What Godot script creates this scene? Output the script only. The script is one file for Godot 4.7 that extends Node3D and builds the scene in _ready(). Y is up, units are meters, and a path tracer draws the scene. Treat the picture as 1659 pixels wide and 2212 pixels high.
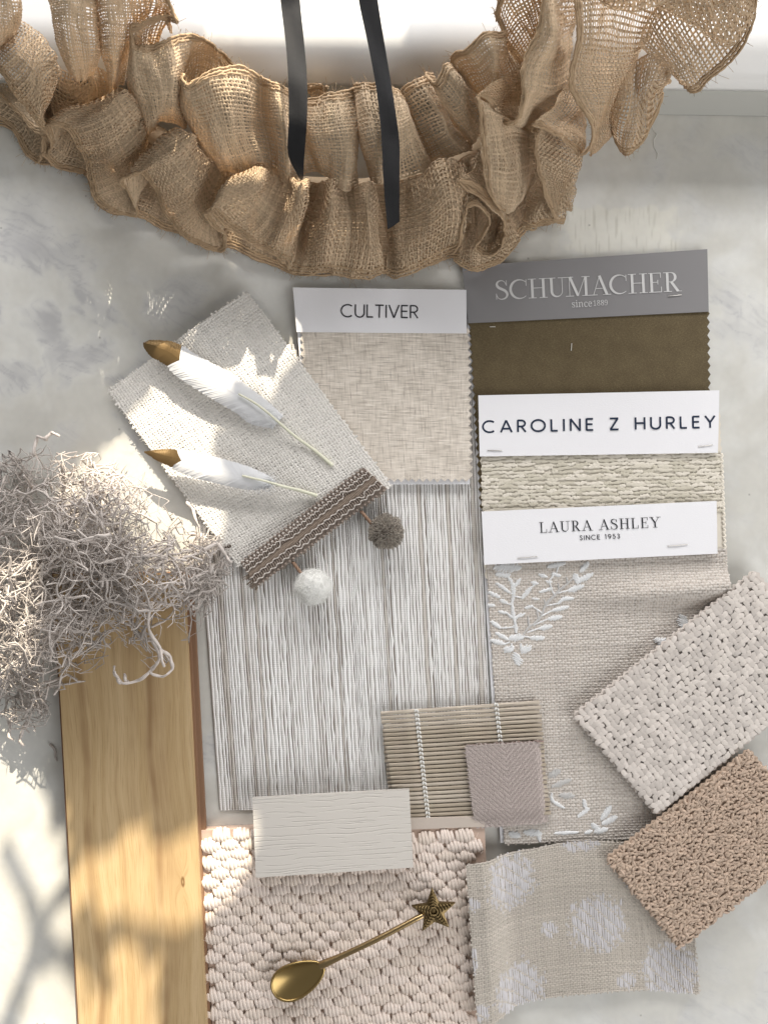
extends Node3D
# A flat lay of fabric, wallpaper, wood and trim samples on a pale stone slab below a window, with a burlap wreath.
# Traced places are given in photograph units of a quarter millimetre on the slab; W() turns them into metres at a height.
const H := 0.42          # camera height over the slab
const U := 0.00025       # metres per traced unit on the slab
const SUN := Vector3(0.22, 0.56, -0.95)   # towards the sun
var rng := RandomNumberGenerator.new()
var mats := {}


class MB:
	var v := PackedVector3Array()
	var uv := PackedVector2Array()
	var col := PackedColorArray()
	var ix := PackedInt32Array()
	var c := Color.WHITE
	var tinted := false

	func add(p: Vector3, t := Vector2.ZERO) -> int:
		v.append(p)
		uv.append(t)
		col.append(c)
		return v.size() - 1

	func quad(a: int, b: int, cc: int, d: int) -> void:
		ix.append_array(PackedInt32Array([a, b, cc, a, cc, d]))

	func tri(a: int, b: int, cc: int) -> void:
		ix.append_array(PackedInt32Array([a, b, cc]))

	func face(a: Vector3, b: Vector3, cc: Vector3, d: Vector3) -> void:
		var s := add(a, Vector2(0, 0))
		add(b, Vector2(1, 0))
		add(cc, Vector2(1, 1))
		add(d, Vector2(0, 1))
		quad(s, s + 1, s + 2, s + 3)

	# p: rows of equal length; rows run along u, stacked along v
	func grid(p: Array, uvs: Array = []) -> void:
		var s := v.size()
		var nv := p.size()
		var nu: int = p[0].size()
		for j in nv:
			for i in nu:
				add(p[j][i], uvs[j][i] if uvs.size() else Vector2(float(i) / (nu - 1), float(j) / (nv - 1)))
		for j in nv - 1:
			for i in nu - 1:
				var a := s + j * nu + i
				quad(a, a + 1, a + nu + 1, a + nu)

	func tube(path: PackedVector3Array, r: Variant, sides := 5, squash := 1.0, caps := true) -> void:
		var n := path.size()
		var s := v.size()
		var up := Vector3.UP
		for i in n:
			var t := (path[mini(i + 1, n - 1)] - path[maxi(i - 1, 0)]).normalized()
			if absf(t.dot(up)) > 0.95:
				up = Vector3.RIGHT if absf(t.x) < 0.7 else Vector3.FORWARD
			var nn := (up - t * t.dot(up)).normalized()
			var bb := t.cross(nn)
			var rr: float = r if r is float else r[i]
			for k in sides:
				var a := TAU * k / sides
				add(path[i] + nn * cos(a) * rr * squash + bb * sin(a) * rr, Vector2(float(k) / sides, float(i) / n))
			up = nn
		for i in n - 1:
			for k in sides:
				var k2 := (k + 1) % sides
				quad(s + i * sides + k, s + (i + 1) * sides + k, s + (i + 1) * sides + k2, s + i * sides + k2)
		if caps:
			var e0 := add(path[0])
			var e1 := add(path[n - 1])
			for k in sides:
				var k2 := (k + 1) % sides
				tri(e0, s + k, s + k2)
				tri(e1, s + (n - 1) * sides + k2, s + (n - 1) * sides + k)

	func ball(at: Vector3, r: Vector3, rings := 6, seg := 8, turn := Basis.IDENTITY) -> void:
		var s := v.size()
		for j in rings + 1:
			var th := PI * j / rings
			for i in seg:
				var ph := TAU * i / seg
				add(at + turn * (Vector3(sin(th) * cos(ph), cos(th), sin(th) * sin(ph)) * r))
		for j in rings:
			for i in seg:
				var i2 := (i + 1) % seg
				quad(s + j * seg + i, s + j * seg + i2, s + (j + 1) * seg + i2, s + (j + 1) * seg + i)

	func mesh(flat := false) -> ArrayMesh:
		if flat:
			var w := PackedVector3Array()
			var wu := PackedVector2Array()
			var wc := PackedColorArray()
			for i in ix:
				w.append(v[i])
				wu.append(uv[i])
				wc.append(col[i])
			v = w
			uv = wu
			col = wc
			ix = PackedInt32Array(range(v.size()))
		var n := PackedVector3Array()
		n.resize(v.size())
		for t in range(0, ix.size(), 3):
			var a := ix[t]
			var b := ix[t + 1]
			var d := ix[t + 2]
			var f := (v[d] - v[a]).cross(v[b] - v[a])
			n[a] += f
			n[b] += f
			n[d] += f
		for i in n.size():
			n[i] = n[i].normalized() if n[i].length_squared() > 0.0 else Vector3.UP
		var arr := []
		arr.resize(Mesh.ARRAY_MAX)
		arr[Mesh.ARRAY_VERTEX] = v
		arr[Mesh.ARRAY_NORMAL] = n
		arr[Mesh.ARRAY_TEX_UV] = uv
		if tinted:
			arr[Mesh.ARRAY_COLOR] = col
		arr[Mesh.ARRAY_INDEX] = ix
		var m := ArrayMesh.new()
		m.add_surface_from_arrays(Mesh.PRIMITIVE_TRIANGLES, arr)
		return m


func W(x: float, y: float, h := 0.0) -> Vector3:
	var k := U * (H - h) / H
	return Vector3((x - 829.5) * k, h, (y - 1106.0) * k)


func Wv(p: Vector2, h := 0.0) -> Vector3:
	return W(p.x, p.y, h)


func thing(called: String, label: String, category: String, at := Vector3.ZERO, group := "") -> Node3D:
	var o := Node3D.new()
	o.name = called
	add_child(o, true)
	o.position = at
	o.set_meta("label", label)
	o.set_meta("category", category)
	if group:
		o.set_meta("group", group)
	return o


# a mesh whose points are in world metres, as a part of parent (or as part of the setting when parent is self)
func part(called: String, mb: MB, mat: Material, parent: Node3D, flat := false) -> MeshInstance3D:
	return shared(called, mb.mesh(flat), mat, parent, -parent.position if parent.get_parent() == self else Vector3.ZERO)


func shared(called: String, m: Mesh, mat: Material, parent: Node3D, at: Vector3) -> MeshInstance3D:
	var o := MeshInstance3D.new()
	o.name = called
	o.mesh = m
	o.material_override = mat
	parent.add_child(o, true)
	o.position = at
	return o


func lin(r: float, g: float, b: float) -> Color:
	return Color(r, g, b).linear_to_srgb()


func mat(called: String, c: Color, rough := 0.8, opts := {}) -> StandardMaterial3D:
	if mats.has(called):
		return mats[called]
	var m := StandardMaterial3D.new()
	m.resource_name = called
	m.albedo_color = c
	m.roughness = rough
	m.metallic_specular = opts.get("spec", 0.35)
	if opts.has("tint"):
		m.vertex_color_use_as_albedo = true
	if opts.has("metal"):
		m.metallic = opts.metal
	if opts.has("rim"):
		m.rim_enabled = true
		m.rim = opts.rim
		m.rim_tint = 0.6
	if opts.has("back"):
		m.backlight_enabled = true
		m.backlight = opts.back
	if opts.has("tex"):
		m.albedo_texture = opts.tex
	if opts.has("bump"):
		m.heightmap_enabled = true
		m.heightmap_texture = opts.bump
		m.heightmap_scale = opts.get("relief", 0.02)
	if opts.has("scale"):
		m.uv1_scale = opts.scale
	mats[called] = m
	return m


func noise(seed_: int, freq: float, oct := 3) -> FastNoiseLite:
	var n := FastNoiseLite.new()
	n.seed = seed_
	n.frequency = freq
	n.noise_type = FastNoiseLite.TYPE_SIMPLEX_SMOOTH
	n.fractal_octaves = oct
	n.fractal_type = FastNoiseLite.FRACTAL_FBM if oct > 1 else FastNoiseLite.FRACTAL_NONE
	return n


# paint(x, y) gives a Color whose alpha is the relief; makes [colour texture, relief texture]
func paint(w: int, h: int, f: Callable, relief := true) -> Array:
	var a := PackedByteArray()
	var b := PackedByteArray()
	a.resize(w * h * 3)
	b.resize(w * h)
	for y in h:
		for x in w:
			var c: Color = f.call(x, y)
			var k := y * w + x
			a[k * 3] = int(clampf(c.r, 0, 1) * 255.0)
			a[k * 3 + 1] = int(clampf(c.g, 0, 1) * 255.0)
			a[k * 3 + 2] = int(clampf(c.b, 0, 1) * 255.0)
			b[k] = int(clampf(c.a, 0, 1) * 255.0)
	var out := [ImageTexture.create_from_image(Image.create_from_data(w, h, false, Image.FORMAT_RGB8, a))]
	if relief:
		out.append(ImageTexture.create_from_image(Image.create_from_data(w, h, false, Image.FORMAT_L8, b)))
	return out


func hash1(i: int, s := 0) -> float:
	var k := (i * 374761393 + s * 668265263) & 0x7fffffff
	k = ((k ^ (k >> 13)) * 1274126177) & 0x7fffffff
	return float((k ^ (k >> 16)) & 0xffff) / 65535.0


# real threads woven over the points g[v][u]; over(i, j): the u-thread passes on top; tint(pass, i, j) gives its linear colour
func weave_mesh(g: Array, over: Callable, tint: Callable, fill: float, amp: float, least: float, most: float, r: RandomNumberGenerator, tooth := 0.0, tooth_every := 3.0) -> MB:
	var nv := g.size() - 1
	var nu: int = g[0].size() - 1
	var nrm := []
	for j in nv + 1:
		var row := []
		for i in nu + 1:
			var du: Vector3 = g[j][mini(i + 1, nu)] - g[j][maxi(i - 1, 0)]
			var dv: Vector3 = g[mini(j + 1, nv)][i] - g[maxi(j - 1, 0)][i]
			var nn := dv.cross(du)
			row.append(nn.normalized() if nn.length_squared() > 1e-18 else Vector3.UP)
		nrm.append(row)
	var mb := MB.new()
	mb.tinted = true
	for pass_ in 2:
		var na := nv + 1 if pass_ == 0 else nu + 1
		var nb := nu + 1 if pass_ == 0 else nv + 1
		for s in na:
			var thick := r.randf_range(0.85, 1.18)
			var start := mb.v.size()
			var wobble := r.randf() * 6.0
			var ext := tooth * (1.0 - absf(fmod(s / tooth_every, 1.0) * 2.0 - 1.0)) if tooth > 0.0 else 0.0
			for k in nb:
				var i := k if pass_ == 0 else s
				var j := s if pass_ == 0 else k
				var p: Vector3 = g[j][i]
				var nn: Vector3 = nrm[j][i]
				var side: Vector3
				if pass_ == 0:
					side = g[mini(j + 1, nv)][i] - g[maxi(j - 1, 0)][i]
				else:
					side = g[j][mini(i + 1, nu)] - g[j][maxi(i - 1, 0)]
				var sl := side.length()
				var edge := (pass_ == 0 and (j == 0 or j == nv)) or (pass_ == 1 and (i == 0 or i == nu))
				var hw := clampf(sl * (fill * 2.0 if edge else fill), least, most) * thick * (1.0 + 0.18 * sin(k * 0.9 + wobble))
				side = side / maxf(sl, 1e-6)
				p += side * hw * 0.4 * sin(k * 0.37 + wobble)
				if ext > 0.0 and (k == 0 or k == nb - 1):
					var inner: Vector3 = (g[j][1 if k == 0 else nu - 1] if pass_ == 0 else g[1 if k == 0 else nv - 1][i])
					p += (g[j][i] - inner).normalized() * ext * r.randf_range(0.7, 1.3)
				var up := amp if over.call(i, j) == (pass_ == 0) else -amp
				mb.c = tint.call(pass_, i, j)
				mb.add(p + nn * (up - hw * 0.3) - side * hw)
				mb.add(p + nn * (up + hw * 0.45))
				mb.add(p + nn * (up - hw * 0.3) + side * hw)
			for k in nb - 1:
				var q0 := start + k * 3
				if pass_ == 0:
					mb.quad(q0, q0 + 3, q0 + 4, q0 + 1)
					mb.quad(q0 + 1, q0 + 4, q0 + 5, q0 + 2)
				else:
					mb.quad(q0 + 1, q0 + 4, q0 + 3, q0)
					mb.quad(q0 + 2, q0 + 5, q0 + 4, q0 + 1)
	return mb


func tabby(i: int, j: int) -> bool:
	return ((i + j) & 1) == 0


# points of a cloth between four traced corners, at one height plus a bend
func cloth_grid(c: Array, h0: float, nu: int, nv: int, dh: Variant = null) -> Array:
	var rows := []
	for j in nv + 1:
		var row := []
		for i in nu + 1:
			var u := float(i) / nu
			var v := float(j) / nv
			var w := Wv((c[0] as Vector2).lerp(c[1], u).lerp((c[3] as Vector2).lerp(c[2], u), v), h0)
			if dh != null:
				w.y += dh.call(u, v)
			row.append(w)
		rows.append(row)
	return rows


# ---------------------------------------------------------------- sheets
# a pinked or straight sheet between four traced corners TL, TR, BR, BL; dh(u, v) bends it in metres
func sheet(c: Array, h0: float, thick: float, nu: int, nv: int, depth: float, pink: Array, dh: Variant = null, ragged := 0.0) -> MB:
	var mb := MB.new()
	var top := []
	var low := []
	var un := ((c[1] - c[0]) as Vector2).normalized()
	var vn := ((c[3] - c[0]) as Vector2).normalized()
	for j in nv + 1:
		var r1 := []
		var r2 := []
		for i in nu + 1:
			var u := float(i) / nu
			var v := float(j) / nv
			var p: Vector2 = (c[0] as Vector2).lerp(c[1], u).lerp((c[3] as Vector2).lerp(c[2], u), v)
			var d := depth * (1.0 + ragged * (rng.randf() - 0.5))
			if j == 0 and pink[0] and i % 2 == 1: p -= vn * d
			if j == nv and pink[2] and i % 2 == 1: p += vn * d
			if i == 0 and pink[3] and j % 2 == 1: p -= un * d
			if i == nu and pink[1] and j % 2 == 1: p += un * d
			var w := Wv(p, h0)
			if dh != null:
				w.y += dh.call(u, v)
			r1.append(w)
			r2.append(w - Vector3(0, thick, 0))
		top.append(r1)
		low.append(r2)
	mb.grid(top)
	var rim_t := []
	var rim_l := []
	for i in nu + 1:
		rim_t.append(top[0][i])
		rim_l.append(low[0][i])
	for j in range(1, nv + 1):
		rim_t.append(top[j][nu])
		rim_l.append(low[j][nu])
	for i in range(nu - 1, -1, -1):
		rim_t.append(top[nv][i])
		rim_l.append(low[nv][i])
	for j in range(nv - 1, -1, -1):
		rim_t.append(top[j][0])
		rim_l.append(low[j][0])
	mb.grid([rim_l, rim_t])
	for r in low:
		r.reverse()
	mb.grid(low)
	return mb


func plain(c: Array, h0: float, thick: float) -> MB:
	return sheet(c, h0, thick, 12, 8, 0.0, [false, false, false, false], func(u: float, v: float) -> float: return -0.00025 * sin(u * PI) * (0.4 + 0.6 * v))


func q(a: Array) -> Array:
	var r := []
	for i in range(0, a.size(), 2):
		r.append(Vector2(a[i], a[i + 1]))
	return r


func curve(pts: Array, closed := false, per := 6) -> PackedVector2Array:
	var out := PackedVector2Array()
	var n := pts.size()
	for i in n - 1:
		var p0: Vector2 = pts[maxi(i - 1, 0)]
		var p1: Vector2 = pts[i]
		var p2: Vector2 = pts[i + 1]
		var p3: Vector2 = pts[mini(i + 2, n - 1)]
		for k in per:
			out.append(p1.cubic_interpolate(p2, p0, p3, float(k) / per))
	out.append(pts[n - 1])
	return out


# ---------------------------------------------------------------- lettering drawn with strokes
func arc(cx: float, cy: float, rx: float, ry: float, a0: float, a1: float, n := 14) -> Array:
	var r := []
	for i in n + 1:
		var a := deg_to_rad(lerpf(a0, a1, float(i) / n))
		r.append(Vector2(cx + rx * cos(a), cy + ry * sin(a)))
	return r


# [advance, [[points], [widths or one width]] ...]
func sans(ch: String, t: float) -> Array:
	match ch:
		"C": return [0.86, [arc(0.47, 0.5, 0.47, 0.47, 50, 310), t]]
		"O": return [1.0, [arc(0.5, 0.5, 0.47, 0.47, 0, 360, 24), t]]
		"U": return [0.72, [q([0.04, 1, 0.04, 0.34]) + arc(0.36, 0.34, 0.32, 0.32, 180, 360) + q([0.68, 1]), t]]
		"L": return [0.5, [q([0.05, 1, 0.05, 0]), t], [q([0.05, 0.04, 0.48, 0.04]), t]]
		"T": return [0.62, [q([0.31, 1, 0.31, 0]), t], [q([0.0, 0.96, 0.62, 0.96]), t]]
		"I": return [0.12, [q([0.06, 1, 0.06, 0]), t]]
		"V": return [0.76, [q([0.02, 1, 0.38, 0]), t], [q([0.38, 0, 0.74, 1]), t]]
		"A": return [0.8, [q([0.02, 0, 0.4, 1]), t], [q([0.4, 1, 0.78, 0]), t], [q([0.18, 0.3, 0.62, 0.3]), t]]
		"E": return [0.52, [q([0.05, 1, 0.05, 0]), t], [q([0.05, 0.96, 0.5, 0.96]), t], [q([0.05, 0.52, 0.46, 0.52]), t], [q([0.05, 0.04, 0.5, 0.04]), t]]
		"R": return [0.6, [q([0.05, 1, 0.05, 0]), t], [q([0.05, 0.96, 0.3, 0.96]) + arc(0.3, 0.71, 0.25, 0.25, 80, -90, 8) + q([0.05, 0.46]), t], [q([0.28, 0.46, 0.58, 0]), t]]
		"N": return [0.74, [q([0.05, 1, 0.05, 0]), t], [q([0.05, 1, 0.69, 0]), t], [q([0.69, 1, 0.69, 0]), t]]
		"Z": return [0.64, [q([0.03, 0.96, 0.61, 0.96]), t], [q([0.58, 0.96, 0.06, 0.04]), t], [q([0.03, 0.04, 0.62, 0.04]), t]]
		"H": return [0.72, [q([0.05, 1, 0.05, 0]), t], [q([0.67, 1, 0.67, 0]), t], [q([0.05, 0.52, 0.67, 0.52]), t]]
		"Y": return [0.7, [q([0.02, 1, 0.35, 0.46]), t], [q([0.68, 1, 0.35, 0.46]), t], [q([0.35, 0.46, 0.35, 0]), t]]
		"S": return [0.52, [curve(q([0.46, 0.84, 0.27, 0.96, 0.07, 0.78, 0.25, 0.54, 0.46, 0.27, 0.25, 0.04, 0.03, 0.17])), t]]
		"1": return [0.3, [q([0.2, 1, 0.2, 0]), t], [q([0.2, 1, 0.02, 0.86]), t]]
		"9": return [0.62, [arc(0.31, 0.69, 0.27, 0.27, 0, 360, 18), t], [curve(q([0.58, 0.69, 0.52, 0.38, 0.24, 0.0])), t]]
		"5": return [0.58, [q([0.5, 0.96, 0.14, 0.96, 0.1, 0.55]), t], [curve(q([0.1, 0.55, 0.32, 0.62, 0.53, 0.34, 0.3, 0.04, 0.04, 0.14])), t]]
		"3": return [0.56, [curve(q([0.07, 0.87, 0.28, 0.96, 0.46, 0.75, 0.22, 0.55])), t], [curve(q([0.22, 0.55, 0.5, 0.3, 0.28, 0.04, 0.03, 0.16])), t]]
	return [0.4]


func serif(ch: String, T: float, t: float) -> Array:
	var s := T * 0.5 + 0.1   # half length of a serif
	var foot := func(x: float, y: float) -> Array: return [q([x - s, y, x + s, y]), t]
	var swell := func(pts: Array, flat_at: float) -> Array:
		var r := []
		for p in pts:
			r.append(lerpf(t, T, pow(absf(flat_at - p.x) * 2.2, 1.6)) if absf(flat_at - p.x) < 0.45 else T)
		return r
	match ch:
		"S":
			var p := curve(q([0.46, 0.76, 0.4, 0.91, 0.27, 0.98, 0.13, 0.92, 0.08, 0.78, 0.14, 0.64, 0.28, 0.54, 0.42, 0.44, 0.5, 0.27, 0.44, 0.1, 0.28, 0.02, 0.13, 0.08, 0.06, 0.24]), false, 4)
			var w := []
			for i in p.size():
				var f := float(i) / (p.size() - 1)
				w.append(lerpf(t, T, clampf(1.25 * pow(sin(PI * f), 2.2) - 0.1, 0, 1)))
			return [0.58, [Array(p), w], [q([0.48, 0.98, 0.48, 0.7]), t], [q([0.05, 0.02, 0.05, 0.32]), t]]
		"C":
			var p := arc(0.42, 0.5, 0.38, 0.48, 48, 312, 20)
			var w := []
			for a in p:
				w.append(lerpf(t, T, pow(clampf((0.62 - a.x) / 0.56, 0, 1), 1.3)))
			return [0.76, [p, w], [q([0.69, 0.98, 0.69, 0.66]), t]]
		"H": return [0.78, [q([0.16, 1, 0.16, 0]), T], [q([0.62, 1, 0.62, 0]), T], [q([0.16, 0.52, 0.62, 0.52]), t], foot.call(0.16, 0.985), foot.call(0.16, 0.015), foot.call(0.62, 0.985), foot.call(0.62, 0.015)]
		"U":
			var p := q([0.16, 1, 0.16, 0.3]) + arc(0.38, 0.3, 0.22, 0.27, 190, 350, 12) + q([0.6, 0.32, 0.6, 1])
			var w := []
			for i in p.size():
				w.append(lerpf(T, t, clampf((i - 2) / 9.0, 0, 1)))
			return [0.76, [p, w], foot.call(0.16, 0.985), foot.call(0.6, 0.985)]
		"M": return [0.98, [q([0.12, 1, 0.12, 0]), t], [q([0.14, 1, 0.46, 0.02]), T], [q([0.46, 0, 0.78, 1]), t], [q([0.8, 1, 0.8, 0]), T], foot.call(0.12, 0.985), foot.call(0.12, 0.015), foot.call(0.8, 0.985), foot.call(0.8, 0.015)]
		"A": return [0.76, [q([0.1, 0, 0.38, 1]), t], [q([0.37, 1, 0.66, 0]), T], [q([0.2, 0.34, 0.54, 0.34]), t], foot.call(0.1, 0.015), foot.call(0.66, 0.015)]
		"E": return [0.64, [q([0.16, 1, 0.16, 0]), T], [q([0.04, 0.985, 0.54, 0.985]), t], [q([0.16, 0.52, 0.42, 0.52]), t], [q([0.04, 0.015, 0.56, 0.015]), t], [q([0.54, 1, 0.54, 0.74]), t], [q([0.42, 0.64, 0.42, 0.4]), t], [q([0.56, 0, 0.56, 0.28]), t]]
		"R":
			var p := q([0.16, 0.985, 0.3, 0.985]) + arc(0.3, 0.745, 0.19, 0.24, 85, -85, 12) + q([0.3, 0.505, 0.16, 0.505])
			var w := []
			for a in p:
				w.append(lerpf(t, T, pow(clampf((a.x - 0.3) / 0.19, 0, 1), 1.5)))
			return [0.72, [q([0.16, 1, 0.16, 0]), T], [p, w], [q([0.32, 0.5, 0.58, 0.02]), T], foot.call(0.16, 0.985), foot.call(0.16, 0.015), [q([0.55, 0.015, 0.74, 0.015]), t]]
		"L": return [0.62, [q([0.16, 1, 0.16, 0]), T], foot.call(0.16, 0.985), [q([0.04, 0.015, 0.55, 0.015]), t], [q([0.55, 0, 0.55, 0.32]), t]]
		"Y": return [0.74, [q([0.1, 1, 0.38, 0.44]), T], [q([0.66, 1, 0.38, 0.44]), t], [q([0.38, 0.46, 0.38, 0]), T], foot.call(0.1, 0.985), foot.call(0.66, 0.985), foot.call(0.38, 0.015)]
	return [0.34]


func word(text: String, face: Callable, from: Vector2, to: Vector2, cap: float, track: float, h: float) -> MB:
	var mb := MB.new()
	var glyphs := []
	var total := -track
	for ch in text:
		var g: Array = face.call(ch)
		glyphs.append(g)
		total += g[0] + track
	var ux := (to - from) / total
	var uy := Vector2(ux.y, -ux.x).normalized() * cap
	var squeeze := ux.length() / cap
	var x0 := 0.0
	var lift := 0.0
	for g in glyphs:
		for k in range(1, g.size()):
			var pts: Array = Array(g[k][0])
			var wd: Variant = g[k][1]
			lift += 0.0000015
			var s := mb.v.size()
			var n := pts.size()
			for i in n:
				var d: Vector2 = (pts[mini(i + 1, n - 1)] - pts[maxi(i - 1, 0)])
				var nn := Vector2(-d.y, d.x).normalized()
				var hw: float = (wd[i] if wd is Array else wd) * 0.5
				# letters keep their stroke weight when they are squeezed
				nn.x /= maxf(squeeze, 0.2)
				var pa: Vector2 = pts[i] + nn * hw
				var pb: Vector2 = pts[i] - nn * hw
				mb.add(Wv(from + ux * (x0 + pa.x) + uy * pa.y, h) + Vector3(0, lift, 0))
				mb.add(Wv(from + ux * (x0 + pb.x) + uy * pb.y, h) + Vector3(0, lift, 0))
			for i in n - 1:
				mb.quad(s + i * 2, s + i * 2 + 2, s + i * 2 + 3, s + i * 2 + 1)
		x0 += g[0] + track
	return mb


func staple(parent: Node3D, a: Vector2, b: Vector2, h: float, m: Material, r := 0.00021) -> void:
	var mb := MB.new()
	var p := Wv(a, h)
	var e := Wv(b, h)
	mb.tube(PackedVector3Array([p - Vector3(0, 0.0006, 0), p + Vector3(0, r, 0), p.lerp(e, 0.5) + Vector3(0, r * 1.4, 0), e + Vector3(0, r, 0), e - Vector3(0, 0.0006, 0)]), r, 5)
	part("staple", mb, m, parent)


# ---------------------------------------------------------------- build
func _ready() -> void:
	rng.seed = 7
	var cam := Camera3D.new()
	cam.name = "camera"
	add_child(cam)
	cam.position = Vector3(0, H, 0)
	cam.rotation_degrees = Vector3(-90, 0, 0)
	cam.fov = rad_to_deg(2.0 * atan(1106.0 * U / H))
	cam.near = 0.01
	cam.far = 20.0
	cam.current = true
	var we := WorldEnvironment.new()
	we.name = "surroundings"
	var e := Environment.new()
	e.background_mode = Environment.BG_COLOR
	e.background_color = lin(0.135, 0.132, 0.128)
	e.tonemap_mode = Environment.TONE_MAPPER_LINEAR
	e.tonemap_exposure = 1.78
	e.sdfgi_enabled = true
	e.ssao_enabled = true
	e.ssil_enabled = true
	we.environment = e
	add_child(we)
	var sun := DirectionalLight3D.new()
	sun.name = "sun"
	add_child(sun)
	sun.look_at_from_position(SUN, Vector3.ZERO, Vector3.UP)
	sun.light_energy = 1.6
	sun.light_color = Color(1.0, 0.95, 0.86)
	sun.light_angular_distance = 0.45
	sun.shadow_enabled = true
	# daylight from the window behind the slab, and from the room's other side
	var sky := AreaLight3D.new()
	sky.name = "window_daylight"
	add_child(sky)
	sky.area_size = Vector2(1.2, 0.26)
	sky.look_at_from_position(Vector3(0.06, 0.285, -0.62), Vector3(0.04, 0.0, 0.02), Vector3.UP)
	sky.light_energy = 0.53
	sky.light_color = Color(1.0, 0.99, 0.985)
	sky.area_range = 5.0
	sky.shadow_enabled = true
	var room := AreaLight3D.new()
	room.name = "room_daylight"
	add_child(room)
	room.area_size = Vector2(0.9, 0.9)
	room.look_at_from_position(Vector3(0.70, 0.60, 0.66), Vector3(0.1, 0.0, 0.12), Vector3.UP)
	room.light_energy = 0.44
	room.light_color = Color(1.0, 0.995, 0.99)
	room.area_range = 5.0
	room.shadow_enabled = true

	setting()
	leaf_screen()
	print("setting ", Time.get_ticks_msec())
	plank()
	wallpaper()
	print("wallpaper ", Time.get_ticks_msec())
	dark_sample()
	chunky_sample()
	embroidered_sample()
	linen_sample()
	print("samples ", Time.get_ticks_msec())
	cream_swatch()
	bamboo()
	tape()
	carpet()
	tile()
	print("carpet ", Time.get_ticks_msec())
	jacquard()
	basket_swatch()
	boucle_swatch()
	print("boucle ", Time.get_ticks_msec())
	trim()
	feathers()
	spoon()
	tangle()
	print("tangle ", Time.get_ticks_msec())
	wreath()
	bits()
	print("done ", Time.get_ticks_msec())


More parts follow.
